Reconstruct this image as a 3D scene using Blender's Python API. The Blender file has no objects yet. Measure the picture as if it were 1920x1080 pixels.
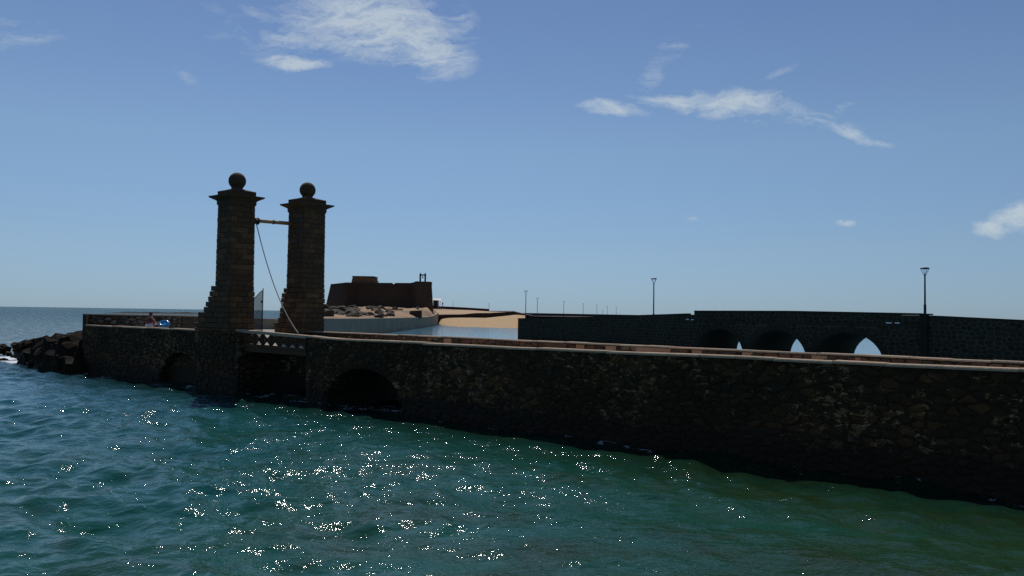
import bpy, bmesh, math, random
import numpy as np
from mathutils import Vector, Matrix, Euler, noise as mnoise

random.seed(7)
np.random.seed(7)
sc = bpy.context.scene
COL = sc.collection
R = math.radians

# ------------------------------------------------------------------ camera
cam_d = bpy.data.cameras.new("camera")
cam = bpy.data.objects.new("camera", cam_d)
COL.objects.link(cam)
cam_d.sensor_width = 36.0
cam_d.lens = 28.15
cam_d.clip_start = 0.1
cam_d.clip_end = 60000
EYE = Vector((0, 0, 4.0))
cam.location = EYE
PITCH = math.atan(48.5 / 1501.0)
ROLL = math.atan(0.0145)
cam.rotation_euler = (Matrix.Rotation(R(90) + PITCH, 3, 'X') @ Matrix.Rotation(ROLL, 3, 'Z')).to_euler()
sc.camera = cam
F = 1501.0


def hor(x):            # image row of the horizon, in the photograph's pixels
    return 588.5 + 0.0145 * (x - 960)


def GX(x, D):          # world X of a column seen at a distance D
    return (x - 960) / F * D


def GZ(x, y, D):       # world Z of a row seen at a distance D
    return 4.0 + (hor(x) - y) / F * D


# ------------------------------------------------------------------ world, sun, exposure
SUN_EL = R(54)
SUN_AZ = R(-12)        # from +Y towards +X
world = bpy.data.worlds.new("World")
sc.world = world
world.use_nodes = True
sun_d = bpy.data.lights.new("sun", 'SUN')
sun = bpy.data.objects.new("sun", sun_d)
COL.objects.link(sun)
sun_d.energy = 5.0
sun_d.angle = R(0.55)
sun_d.color = (1.0, 0.95, 0.87)
sdir = Vector((math.sin(SUN_AZ) * math.cos(SUN_EL), math.cos(SUN_AZ) * math.cos(SUN_EL), math.sin(SUN_EL)))
sun.rotation_euler = sdir.to_track_quat('Z', 'Y').to_euler()
sun.location = (0, 0, 50)
sc.view_settings.view_transform = 'Standard'
sc.view_settings.look = 'None'
sc.view_settings.gamma = 1.0
sc.view_settings.use_curve_mapping = False
sc.view_settings.exposure = -0.75
sc.cycles.max_bounces = 8
sc.cycles.use_denoising = False
sc.cycles.sample_clamp_indirect = 6.0
sc.cycles.caustics_reflective = False
sc.cycles.caustics_refractive = False


class NT:
    """short-hand for building node trees"""
    def __init__(self, tree):
        self.t = tree
        self.n = tree.nodes
        self.l = tree.links

    def node(self, typ, **kw):
        nd = self.n.new(typ)
        for k, v in kw.items():
            if k == 'inputs':
                for a, b in v.items():
                    nd.inputs[a].default_value = b
            else:
                setattr(nd, k, v)
        return nd

    def link(self, a, b):
        self.l.new(a, b)

    def math(self, op, a, b=None, c=None, clamp=False):
        nd = self.n.new('ShaderNodeMath')
        nd.operation = op
        nd.use_clamp = clamp
        for i, v in enumerate((a, b, c)):
            if v is None:
                continue
            if isinstance(v, (int, float)):
                nd.inputs[i].default_value = v
            else:
                self.l.new(v, nd.inputs[i])
        return nd.outputs[0]

    def ramp(self, fac, stops, interp='LINEAR'):
        nd = self.n.new('ShaderNodeValToRGB')
        nd.color_ramp.interpolation = interp
        el = nd.color_ramp.elements
        while len(el) < len(stops):
            el.new(0.5)
        for e, (p, c) in zip(el, stops):
            e.position = p
            e.color = (c[0], c[1], c[2], 1) if len(c) == 3 else c
        self.l.new(fac, nd.inputs[0])
        return nd.outputs[0]

    def mix(self, fac, a, b, typ='MIX'):
        nd = self.n.new('ShaderNodeMix')
        nd.data_type = 'RGBA'
        nd.blend_type = typ
        nd.clamp_factor = True
        for sock, v in ((nd.inputs[0], fac), (nd.inputs[6], a), (nd.inputs[7], b)):
            if isinstance(v, (int, float)):
                sock.default_value = v
            elif isinstance(v, tuple):
                sock.default_value = (v[0], v[1], v[2], 1)
            else:
                self.l.new(v, sock)
        return nd.outputs[2]

    def noise(self, vec, scale, detail=3, rough=0.55, dist=0.0, out=0):
        nd = self.n.new('ShaderNodeTexNoise')
        nd.inputs['Scale'].default_value = scale
        nd.inputs['Detail'].default_value = detail
        nd.inputs['Roughness'].default_value = rough
        nd.inputs['Distortion'].default_value = dist
        if vec is not None:
            self.l.new(vec, nd.inputs['Vector'])
        return nd.outputs[out]

    def mapping(self, vec, scale=(1, 1, 1), rot=(0, 0, 0), loc=(0, 0, 0)):
        nd = self.n.new('ShaderNodeMapping')
        nd.inputs['Scale'].default_value = scale
        nd.inputs['Rotation'].default_value = rot
        nd.inputs['Location'].default_value = loc
        self.l.new(vec, nd.inputs['Vector'])
        return nd.outputs[0]


def build_world():
    W = NT(world.node_tree)
    W.n.clear()
    out = W.node('ShaderNodeOutputWorld')
    bg = W.node('ShaderNodeBackground')
    sky = W.node('ShaderNodeTexSky')
    sky.sky_type = 'NISHITA'
    sky.sun_disc = False
    sky.sun_elevation = SUN_EL
    sky.sun_rotation = SUN_AZ
    sky.altitude = 0
    sky.air_density = 1.0
    sky.dust_density = 0.0
    sky.ozone_density = 3.0
    bg.inputs['Strength'].default_value = 0.123
    tc = W.node('ShaderNodeTexCoord')
    sep = W.node('ShaderNodeSeparateXYZ')
    W.link(tc.outputs['Generated'], sep.inputs[0])
    # azimuth and elevation of the direction, in hundreds of pixels of the photograph's lens
    az = W.math('MULTIPLY', W.math('DIVIDE', sep.outputs[0], W.math('MAXIMUM', sep.outputs[1], 0.05)), 15.0)
    el = W.math('MULTIPLY', W.math('DIVIDE', sep.outputs[2], W.math('MAXIMUM', sep.outputs[1], 0.05)), 15.0)
    cmb = W.node('ShaderNodeCombineXYZ')
    W.link(az, cmb.inputs[0])
    W.link(el, cmb.inputs[1])
    P = cmb.outputs[0]
    # warp
    nz = W.node('ShaderNodeTexNoise', inputs={'Scale': 0.55, 'Detail': 5, 'Roughness': 0.6})
    W.link(P, nz.inputs['Vector'])
    sub = W.node('ShaderNodeVectorMath', operation='SUBTRACT')
    W.link(nz.outputs['Color'], sub.inputs[0])
    sub.inputs[1].default_value = (0.5, 0.5, 0.5)
    sca = W.node('ShaderNodeVectorMath', operation='SCALE')
    W.link(sub.outputs[0], sca.inputs[0])
    sca.inputs['Scale'].default_value = 0.8
    add = W.node('ShaderNodeVectorMath', operation='ADD')
    W.link(P, add.inputs[0])
    W.link(sca.outputs[0], add.inputs[1])
    PW = add.outputs[0]
    # cloud banks: (x, y, half width, half height, angle, strength) in photograph pixels
    clouds = [
        (690, 35, 170, 62, -8, 1.0), (790, 88, 92, 42, -20, 0.95), (560, 60, 160, 34, 4, 0.58), (840, 35, 45, 38, 30, 0.6),
        (470, 22, 70, 16, -35, 0.45), (535, 108, 66, 13, -3, 0.95), (340, 138, 38, 12, -35, 0.35), (380, 15, 45, 14, -35, 0.25),
        (30, 48, 75, 24, -12, 0.38), (-40, 60, 120, 30, 0, 0.3),
        (1150, 197, 66, 15, -3, 0.85), (1350, 190, 150, 21, -4, 0.9), (1225, 125, 20, 62, -20, 0.44), (1265, 80, 60, 22, 35, 0.36),
        (1460, 137, 44, 8, 22, 0.38), (1520, 228, 90, 16, -6, 0.6), (1575, 208, 44, 8, 22, 0.4), (1595, 250, 60, 11, -18, 0.75), (1650, 267, 36, 6, -3, 0.5),
        (1408, 225, 30, 9, -15, 0.4), (1330, 256, 36, 5, 3, 0.16),
        (1297, 407, 16, 6, -8, 0.4), (1362, 428, 13, 5, 0, 0.4), (1420, 427, 34, 8, -6, 0.28), (1590, 423, 20, 7, -3, 0.75),
        (1862, 427, 40, 17, 0, 0.9), (1900, 408, 54, 19, 6, 1.0), (1990, 400, 80, 30, 6, 1.0),
        (2200, 180, 200, 40, -5, 0.7), (-350, 120, 180, 40, 6, 0.5), (760, -60, 220, 50, 8, 0.7), (1500, -150, 260, 40, -10, 0.4),
        (1560, 553, 200, 8, 0, 0.10), (1390, 552, 30, 6, 0, 0.2),
    ]
    sepw = W.node('ShaderNodeSeparateXYZ')
    W.link(PW, sepw.inputs[0])
    total = None
    for (x, y, rx, ry, ang, s) in clouds:
        cx, cy = (x - 960) / 100.0, (hor(x) - y) / 100.0
        ca, sa = math.cos(R(ang)), math.sin(R(ang))
        rx, ry = rx / 100.0 * 1.35, ry / 100.0 * 1.5
        dx = W.math('SUBTRACT', sepw.outputs[0], cx)
        dy = W.math('SUBTRACT', sepw.outputs[1], cy)
        u = W.math('ADD', W.math('MULTIPLY', dx, ca / rx), W.math('MULTIPLY', dy, sa / rx))
        v = W.math('ADD', W.math('MULTIPLY', dx, -sa / ry), W.math('MULTIPLY', dy, ca / ry))
        d2 = W.math('ADD', W.math('MULTIPLY', u, u), W.math('MULTIPLY', v, v))
        m = W.math('SUBTRACT', 1.0, d2, clamp=True)
        m = W.math('MULTIPLY', m, s)
        total = m if total is None else W.math('MAXIMUM', total, m)
    # wisps inside the banks
    mp = W.mapping(PW, scale=(0.45, 1.7, 1), rot=(0, 0, R(-12)))
    w1 = W.noise(mp, 1.9, 7, 0.62, 0.5)
    w2 = W.noise(W.mapping(PW, scale=(1, 2.2, 1), rot=(0, 0, R(20)), loc=(4, 3, 0)), 4.0, 6, 0.7, 0.9)
    w = W.math('ADD', W.math('MULTIPLY', w1, 0.72), W.math('MULTIPLY', w2, 0.28))
    wn = W.math('MULTIPLY', W.math('SUBTRACT', w, 0.5), 4.2)
    dens = W.math('ADD', W.math('SUBTRACT', W.math('MULTIPLY', total, 1.15), 0.22), W.math('MULTIPLY', wn, W.math('MINIMUM', W.math('MULTIPLY', total, 3.0), 1.0)), clamp=True)
    dens = W.math('MULTIPLY', dens, W.math('ADD', 0.25, W.math('MULTIPLY', total, 0.9)), clamp=True)
    # only in front, where the photograph looks; elsewhere a clear sky with the same few wisps
    front = W.math('GREATER_THAN', sep.outputs[1], 0.06)
    dens = W.math('MULTIPLY', dens, front)
    dens = W.math('MULTIPLY', dens, 0.74, clamp=True)
    # the air over the sea is bluer low down than the model's: a grading by elevation, the same all round
    k = 1 / 1.45
    grade = W.ramp(sep.outputs[2], [(0.0, (.56 * k, .84 * k, 1.45 * k)), (0.08, (.93 * k, 1.07 * k, 1.34 * k)), (0.2, (1.30 * k, 1.36 * k, 1.43 * k)), (0.36, (1.31 * k, 1.32 * k, 1.449 * k))])
    tint = W.mix(1.0, sky.outputs[0], grade, 'MULTIPLY')
    col = W.mix(dens, tint, (7.4, 8.4, 9.0))
    W.link(col, bg.inputs['Color'])
    W.link(bg.outputs[0], out.inputs['Surface'])


build_world()

# ------------------------------------------------------------------ object helpers


def tag(o, label=None, cat=None, group=None, kind=None):
    if label:
        o['label'] = label
    if cat:
        o['category'] = cat
    if group:
        o['group'] = group
    if kind:
        o['kind'] = kind
    return o


def empty(name, loc=(0, 0, 0), rz=0.0):
    o = bpy.data.objects.new(name, None)
    o.empty_display_size = 0.3
    COL.objects.link(o)
    o.location = loc
    o.rotation_euler = (0, 0, rz)
    return o


def mk(name, verts, faces, mat=None, parent=None, smooth=False, world_coords=True, tint=None):
    me = bpy.data.meshes.new(name)
    me.from_pydata([tuple(v) for v in verts], [], [tuple(f) for f in faces])
    if smooth:
        me.polygons.foreach_set('use_smooth', [True] * len(me.polygons))
    if mat:
        me.materials.append(mat)
    if tint is not None:
        a = me.attributes.new('tint', 'FLOAT', 'POINT')
        a.data.foreach_set('value', tint if hasattr(tint, '__len__') else [tint] * len(verts))
    me.update()
    o = bpy.data.objects.new(name, me)
    COL.objects.link(o)
    if parent is not None:
        o.parent = parent
        if world_coords:
            p = parent
            off = Vector((0, 0, 0))
            while p is not None:
                off += Vector(p.location)
                p = p.parent
            o.location = -off
    return o


class MB:
    """collects simple shapes into one mesh"""
    def __init__(self):
        self.v, self.f = [], []

    def add(self, vs, fs):
        b = len(self.v)
        self.v += [tuple(v) for v in vs]
        self.f += [tuple(i + b for i in f) for f in fs]
        return self

    def hexa(self, p):          # 8 points: bottom ring 0-3, top ring 4-7
        return self.add(p, [(0, 3, 2, 1), (4, 5, 6, 7), (0, 1, 5, 4), (1, 2, 6, 5), (2, 3, 7, 6), (3, 0, 4, 7)])

    def box(self, c, s, ax=None):   # centre, full sizes, axes
        X, Y, Z = ax or (Vector((1, 0, 0)), Vector((0, 1, 0)), Vector((0, 0, 1)))
        c = Vector(c)
        p = []
        for k in (-1, 1):
            for i, j in ((-1, -1), (1, -1), (1, 1), (-1, 1)):
                p.append(c + X * (i * s[0] / 2) + Y * (j * s[1] / 2) + Z * (k * s[2] / 2))
        return self.hexa(p)

    def tube(self, pts, rad, seg=8, caps=True):
        pts = [Vector(p) for p in pts]
        rads = rad if hasattr(rad, '__len__') else [rad] * len(pts)
        b = len(self.v)
        for i, p in enumerate(pts):
            d = (pts[min(i + 1, len(pts) - 1)] - pts[max(i - 1, 0)]).normalized()
            a = d.cross(Vector((0, 0, 1)))
            if a.length < 1e-3:
                a = Vector((1, 0, 0))
            a.normalize()
            c = d.cross(a)
            for k in range(seg):
                t = 2 * math.pi * k / seg
                self.v.append(tuple(p + (a * math.cos(t) + c * math.sin(t)) * rads[i]))
        for i in range(len(pts) - 1):
            for k in range(seg):
                k2 = (k + 1) % seg
                self.f.append((b + i * seg + k, b + i * seg + k2, b + (i + 1) * seg + k2, b + (i + 1) * seg + k))
        if caps:
            self.f.append(tuple(b + k for k in range(seg))[::-1])
            self.f.append(tuple(b + (len(pts) - 1) * seg + k for k in range(seg)))
        return self

    def lathe(self, prof, c=(0, 0, 0), seg=16):
        b = len(self.v)
        for r, z in prof:
            for k in range(seg):
                t = 2 * math.pi * k / seg
                self.v.append((c[0] + r * math.cos(t), c[1] + r * math.sin(t), c[2] + z))
        for i in range(len(prof) - 1):
            for k in range(seg):
                k2 = (k + 1) % seg
                self.f.append((b + i * seg + k, b + i * seg + k2, b + (i + 1) * seg + k2, b + (i + 1) * seg + k))
        return self

    def build(self, name, mat, parent=None, smooth=False, world_coords=True, tint=None):
        return mk(name, self.v, self.f, mat, parent, smooth, world_coords, tint)


# ------------------------------------------------------------------ materials


def new_mat(name):
    m = bpy.data.materials.new(name)
    m.use_nodes = True
    T = NT(m.node_tree)
    b = m.node_tree.nodes['Principled BSDF']
    return m, T, b


def pos(T):
    g = T.node('ShaderNodeNewGeometry')
    return g.outputs['Position']


def stone_mat(name, cols, rough=0.9, wet=True, bump=0.5, scale=1.0, patch=None, spec=0.3):
    """stone whose colour runs through cols by the per-stone tint plus noise; a tide stain under z = 0.9"""
    m, T, b = new_mat(name)
    p = pos(T)
    at = T.node('ShaderNodeAttribute', attribute_name='tint')
    n1 = T.noise(p, 2.2 * scale, 5, 0.65)
    n2 = T.noise(p, 13 * scale, 5, 0.7)
    n0 = T.noise(p, 0.35 * scale, 3, 0.5)
    f = T.math('ADD', T.math('MULTIPLY', at.outputs['Fac'], 0.55),
               T.math('ADD', T.math('MULTIPLY', n1, 0.55), T.math('MULTIPLY', T.math('SUBTRACT', n0, 0.5), 0.7)))
    c = T.ramp(f, [(i / (len(cols) - 1) * 0.8 + 0.12, cc) for i, cc in enumerate(cols)])
    c = T.mix(T.math('MULTIPLY', n2, 0.9), T.mix(1.0, c, (0.5, 0.5, 0.5), 'MULTIPLY'), c)
    if patch:
        pn = T.noise(T.mapping(p, scale=(1, 1, 1.8)), 3.6, 6, 0.68, 0.8)
        pz = T.noise(p, 0.33, 3, 0.6)
        pm = T.ramp(T.math('ADD', pn, T.math('MULTIPLY', T.math('SUBTRACT', pz, 0.5), 0.45)), [(0.575, (0, 0, 0)), (0.625, (1, 1, 1))])
        c = T.mix(T.math('MULTIPLY', pm, patch[1]), c, patch[0])
    if wet:
        sp = T.node('ShaderNodeSeparateXYZ')
        T.link(p, sp.inputs[0])
        zz = T.math('ADD', sp.outputs[2], T.math('MULTIPLY', T.math('SUBTRACT', n1, 0.5), 0.9))
        wm = T.ramp(zz, [(0.55, (1, 1, 1)), (0.95, (0, 0, 0))])
        c = T.mix(wm, c, T.mix(n1, (0.018, 0.014, 0.008), (0.028, 0.020, 0.012)))
        T.link(T.math('SUBTRACT', rough, T.math('MULTIPLY', wm, 0.25)), b.inputs['Roughness'])
    else:
        b.inputs['Roughness'].default_value = rough
    b.inputs['Specular IOR Level'].default_value = spec
    T.link(c, b.inputs['Base Color'])
    bp = T.node('ShaderNodeBump', inputs={'Strength': bump, 'Distance': 0.03})
    T.link(T.math('ADD', T.math('MULTIPLY', n2, 0.6), n1), bp.inputs['Height'])
    T.link(bp.outputs[0], b.inputs['Normal'])
    return m


def plain_mat(name, col, rough=0.6, metal=0.0, var=0.15, scale=6, spec=0.5):
    m, T, b = new_mat(name)
    p = pos(T)
    n = T.noise(p, scale, 4, 0.6)
    lo = tuple(c * (1 - var) for c in col)
    hi = tuple(min(1, c * (1 + var)) for c in col)
    T.link(T.mix(n, lo, hi), b.inputs['Base Color'])
    b.inputs['Roughness'].default_value = rough
    b.inputs['Metallic'].default_value = metal
    b.inputs['Specular IOR Level'].default_value = spec
    return m


M = {}
M['basalt'] = stone_mat('dark_basalt_stone', [(0.0297, 0.0184, 0.0090), (0.0675, 0.0410, 0.0195), (0.0459, 0.0335, 0.0203), (0.0891, 0.0518, 0.0232), (0.1485, 0.0713, 0.0285)], patch=((0.2565, 0.1566, 0.0713), 0.55), spec=0.15)
M['mortar'] = stone_mat('old_lime_mortar', [(0.0225, 0.0140, 0.0075), (0.0400, 0.0250, 0.0135), (0.0625, 0.0400, 0.0210), (0.1125, 0.0700, 0.0375), (0.1750, 0.1100, 0.0600)], bump=0.7, spec=0.15, patch=((0.4000, 0.2500, 0.1275), 0.8))
M['backwall'] = stone_mat('blotched_back_wall', [(0.05, 0.04, 0.03), (0.10, 0.08, 0.06), (0.24, 0.20, 0.15), (0.12, 0.09, 0.07)], wet=False, patch=((0.4, 0.35, 0.27), 0.6))
M['far_stone'] = stone_mat('grey_green_basalt', [(0.0230, 0.0190, 0.0128), (0.0414, 0.0350, 0.0232), (0.0575, 0.0470, 0.0296)], spec=0.15)
M['far_mortar'] = stone_mat('grey_joint_mortar', [(0.0640, 0.0560, 0.0374), (0.0880, 0.0770, 0.0495), (0.1120, 0.0910, 0.0578)], bump=0.3, spec=0.15)
M['ashlar'] = stone_mat('brown_ashlar', [(0.0666, 0.0375, 0.0190), (0.1285, 0.0717, 0.0340), (0.0952, 0.0583, 0.0306), (0.1714, 0.0875, 0.0374), (0.2380, 0.1291, 0.0578)], wet=True)
M['pillar_core'] = stone_mat('pillar_joint_mortar', [(0.0550, 0.0399, 0.0272), (0.1430, 0.0950, 0.0600), (0.1760, 0.1235, 0.0800)], bump=0.4)
M['coping'] = stone_mat('weathered_coping_plaster', [(0.2730, 0.2058, 0.1364), (0.4620, 0.3528, 0.2376), (0.5880, 0.4606, 0.3168), (0.5460, 0.3332, 0.2024)], wet=False, bump=0.6, scale=1.3)
M['inner'] = stone_mat('brown_parapet_stone', [(0.08, 0.04, 0.025), (0.17, 0.08, 0.045), (0.12, 0.08, 0.05), (0.28, 0.11, 0.06), (0.40, 0.24, 0.13)], wet=False)
M['sun_patch'] = stone_mat('painted_sun_orange', [(0.60, 0.27, 0.13), (0.75, 0.40, 0.22), (0.78, 0.50, 0.30)], wet=False, bump=0.4)  # sunlight put into the base colour, for patches on a shaded face
M['deck'] = stone_mat('pale_deck_paving', [(0.36, 0.33, 0.28), (0.46, 0.42, 0.35), (0.5, 0.46, 0.40)], wet=False, bump=0.3)
M['quay'] = stone_mat('grey_quay_plaster', [(0.16, 0.12, 0.075), (0.34, 0.265, 0.17), (0.44, 0.35, 0.235), (0.60, 0.48, 0.33)], wet=False, scale=0.9, bump=0.8, patch=((0.20, 0.165, 0.12), 0.7))
M['castle'] = stone_mat('brown_castle_masonry', [(0.0595, 0.0351, 0.0198), (0.0935, 0.0540, 0.0308), (0.1275, 0.0675, 0.0363)], wet=False, scale=0.5)
M['castle_light'] = stone_mat('tan_watchroom_masonry', [(0.16, 0.08, 0.035), (0.26, 0.13, 0.06), (0.34, 0.17, 0.08)], wet=False, scale=0.5)
M['rock'] = stone_mat('black_shore_rock', [(0.0130, 0.0099, 0.0072), (0.0286, 0.0209, 0.0144), (0.0520, 0.0363, 0.0243)], rough=0.9, spec=0.08)
M['island_rock'] = stone_mat('brown_island_rock', [(0.05, 0.035, 0.025), (0.10, 0.07, 0.045), (0.20, 0.15, 0.10)], wet=False, scale=0.6)
M['sandy'] = stone_mat('stony_sand_ground', [(0.10, 0.06, 0.035), (0.26, 0.16, 0.09), (0.58, 0.38, 0.22), (0.66, 0.46, 0.28)], wet=False, scale=0.22)
M['beach'] = stone_mat('golden_sand', [(0.56, 0.37, 0.175), (0.62, 0.41, 0.20), (0.66, 0.46, 0.24)], wet=False, scale=0.06, bump=0.2)
M['dark_wall'] = stone_mat('dark_promenade_stone', [(0.045, 0.03, 0.027), (0.07, 0.045, 0.04)], wet=False, scale=0.4)
M['road'] = stone_mat('grey_road_top', [(0.14, 0.12, 0.12), (0.2, 0.17, 0.16)], wet=False, scale=0.3)
M['iron'] = plain_mat('black_iron', (0.018, 0.02, 0.026), 0.5, 0.2)
M['lamp_metal'] = plain_mat('dark_lamp_metal', (0.02, 0.022, 0.03), 0.4, 0.4)
M['wood'] = plain_mat('orange_timber', (0.42, 0.26, 0.12), 0.7, 0, 0.3, 9)
M['rope'] = plain_mat('grey_rope', (0.22, 0.21, 0.20), 0.8, 0, 0.3, 30)
M['skin'] = plain_mat('tanned_skin', (0.42, 0.24, 0.17), 0.55)
M['maroon'] = plain_mat('maroon_cloth', (0.12, 0.02, 0.035), 0.8)
M['pale_cloth'] = plain_mat('pale_cloth', (0.62, 0.55, 0.52), 0.85)
M['hair'] = plain_mat('dark_hair', (0.03, 0.02, 0.015), 0.6)
M['blue_vinyl'] = plain_mat('blue_vinyl', (0.02, 0.20, 0.42), 0.2)
M['cyan_vinyl'] = plain_mat('cyan_vinyl', (0.25, 0.75, 0.85), 0.2)
M['white_canvas'] = plain_mat('white_canvas', (0.8, 0.8, 0.8), 0.7)
M['bell'] = plain_mat('old_bronze', (0.06, 0.05, 0.03), 0.5, 0.6)


def canvas_mat():
    m, T, b = new_mat('thin_white_canvas')
    tr = T.node('ShaderNodeBsdfTranslucent')
    tr.inputs['Color'].default_value = (0.9, 0.9, 0.9, 1)
    mx = T.node('ShaderNodeMixShader')
    mx.inputs[0].default_value = 0.55
    b.inputs['Base Color'].default_value = (0.85, 0.85, 0.85, 1)
    out = [n_ for n_ in T.n if n_.type == 'OUTPUT_MATERIAL'][0]
    T.link(b.outputs[0], mx.inputs[1])
    T.link(tr.outputs[0], mx.inputs[2])
    T.link(mx.outputs[0], out.inputs['Surface'])
    return m


M['canvas'] = canvas_mat()


def glass_mat():
    m, T, b = new_mat('lamp_glass')
    b.inputs['Base Color'].default_value = (0.85, 0.9, 0.92, 1)
    b.inputs['Transmission Weight'].default_value = 1.0
    b.inputs['Roughness'].default_value = 0.05
    b.inputs['IOR'].default_value = 1.05
    return m


M['glass'] = glass_mat()


def sea_mat():
    m, T, b = new_mat('sea_water')
    p = pos(T)
    sp = T.node('ShaderNodeSeparateXYZ')
    T.link(p, sp.inputs[0])
    x, y = sp.outputs[0], sp.outputs[1]
    # distance in front of the bridge wall: shallow and green near it
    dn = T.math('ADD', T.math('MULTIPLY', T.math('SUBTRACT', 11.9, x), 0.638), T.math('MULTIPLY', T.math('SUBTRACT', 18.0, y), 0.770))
    along = T.math('ADD', T.math('MULTIPLY', T.math('SUBTRACT', x, 11.9), -0.770), T.math('MULTIPLY', T.math('SUBTRACT', y, 18.0), 0.638))
    big = T.noise(T.mapping(p, scale=(1, 1.6, 1)), 0.11, 4, 0.6, 0.8)
    mid = T.noise(p, 0.6, 4, 0.6, 0.5)
    g = T.math('ADD', T.math('MULTIPLY', along, 1 / 42.0), T.math('MULTIPLY', T.math('SUBTRACT', big, 0.5), 1.1))
    deep = T.ramp(g, [(0.0, (0.016, 0.050, 0.022)), (0.25, (0.011, 0.076, 0.054)), (0.55, (0.010, 0.084, 0.078)), (0.95, (0.011, 0.088, 0.104))])
    weed = T.ramp(mid, [(0.50, (0, 0, 0)), (0.62, (1, 1, 1))])
    wf = T.ramp(T.math('MULTIPLY', along, 1 / 42.0), [(0.0, (0.65, 0.65, 0.65)), (0.5, (0.22, 0.22, 0.22)), (0.9, (0, 0, 0))])
    c = T.mix(T.math('MULTIPLY', weed, wf), deep, (0.022, 0.036, 0.008))
    # weed-grown footing along the wall, darkened further to paint the wall's shade
    foot_shade = T.ramp(T.math('MULTIPLY', T.math('ADD', dn, T.math('MULTIPLY', T.math('SUBTRACT', mid, 0.5), 3.0)), 1 / 6.0), [(0.15, (1, 1, 1)), (0.85, (0, 0, 0))])
    c = T.mix(T.math('MULTIPLY', foot_shade, 0.85), c, (0.005, 0.014, 0.006))
    # foam round the rocks on the left
    fx = T.math('MULTIPLY', T.math('ADD', x, 37.2), 1 / 5.0)
    fy = T.math('MULTIPLY', T.math('SUBTRACT', y, T.math('ADD', 60.2, T.math('MULTIPLY', T.math('ADD', x, 37.2), -0.72))), 1 / 2.4)
    fd = T.math('SUBTRACT', 1.0, T.math('ADD', T.math('MULTIPLY', fx, fx), T.math('MULTIPLY', fy, fy)), clamp=True)
    fn = T.noise(p, 1.6, 6, 0.7, 0.6)
    fm = T.ramp(T.math('ADD', T.math('MULTIPLY', fd, 0.55), T.math('MULTIPLY', fn, T.math('MINIMUM', T.math('MULTIPLY', fd, 5.0), 1.0))), [(0.58, (0, 0, 0)), (0.76, (1, 1, 1))])
    # far breakers beyond the reef
    br = T.noise(T.mapping(p, scale=(0.03, 0.25, 1)), 1.0, 4, 0.6)
    far = T.ramp(T.math('MULTIPLY', y, 1 / 1000.0), [(0.14, (0, 0, 0)), (0.18, (1, 1, 1)), (0.5, (1, 1, 1)), (0.7, (0, 0, 0))])
    bm = T.math('MULTIPLY', T.ramp(br, [(0.68, (0, 0, 0)), (0.74, (1, 1, 1))]), far)
    # small splashes against the wall foot
    wl = T.ramp(dn, [(0.0, (1, 1, 1)), (0.9, (0, 0, 0))])
    wn = T.noise(T.mapping(p, scale=(1, 1, 1)), 1.1, 5, 0.7, 0.8)
    wm = T.ramp(T.math('ADD', T.math('MULTIPLY', wl, 0.16), wn), [(0.70, (0, 0, 0)), (0.76, (1, 1, 1))])
    wm = T.math('MULTIPLY', wm, T.math('GREATER_THAN', T.math('MULTIPLY', wl, 1.0), 0.02))
    foam = T.math('MAXIMUM', T.math('MAXIMUM', fm, bm), T.math('MULTIPLY', wm, 0.6))
    c = T.mix(foam, c, (0.72, 0.76, 0.80))
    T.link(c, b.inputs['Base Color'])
    T.link(T.math('ADD', 0.045, T.math('MULTIPLY', foam, 0.6)), b.inputs['Roughness'])
    b.inputs['IOR'].default_value = 1.333
    # steep far waves hide one another: less of the low sky is mirrored
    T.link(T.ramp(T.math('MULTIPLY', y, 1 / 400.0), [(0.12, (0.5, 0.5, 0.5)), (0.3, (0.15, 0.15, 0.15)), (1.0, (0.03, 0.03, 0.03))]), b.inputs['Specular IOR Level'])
    # ripples
    r1 = T.noise(T.mapping(p, scale=(1, 1.5, 1), rot=(0, 0, R(12))), 2.3, 3, 0.55, 0.3)
    r2 = T.noise(T.mapping(p, scale=(1, 1.3, 1), rot=(0, 0, R(-25))), 7.5, 3, 0.6, 0.4)
    b1 = T.node('ShaderNodeBump', inputs={'Strength': 1.0, 'Distance': 0.068})
    # choppier where waves rebound from the wall
    chop = T.ramp(T.math('MULTIPLY', dn, 1 / 16.0), [(0.0, (0.80, 0.80, 0.80)), (0.45, (0.62, 0.62, 0.62)), (1.0, (0.48, 0.48, 0.48))])
    T.link(T.math('MULTIPLY', r1, T.math('MULTIPLY', chop, 1.6)), b1.inputs['Height'])
    b2 = T.node('ShaderNodeBump', inputs={'Strength': 1.0, 'Distance': 0.014})
    T.link(r2, b2.inputs['Height'])
    T.link(b1.outputs[0], b2.inputs['Normal'])
    T.link(b2.outputs[0], b.inputs['Normal'])
    # far off the facets that mirror the low sky are hidden behind crests: more of the water's own colour
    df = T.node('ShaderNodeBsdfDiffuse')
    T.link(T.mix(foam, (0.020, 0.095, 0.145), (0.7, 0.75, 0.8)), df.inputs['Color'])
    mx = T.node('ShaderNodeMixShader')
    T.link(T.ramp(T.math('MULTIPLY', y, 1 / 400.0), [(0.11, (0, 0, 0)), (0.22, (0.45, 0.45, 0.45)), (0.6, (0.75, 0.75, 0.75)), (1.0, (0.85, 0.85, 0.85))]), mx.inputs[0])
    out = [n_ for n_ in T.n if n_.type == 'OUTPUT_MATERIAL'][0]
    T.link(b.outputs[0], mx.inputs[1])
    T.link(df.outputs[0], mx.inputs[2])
    T.link(mx.outputs[0], out.inputs['Surface'])
    return m


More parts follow.
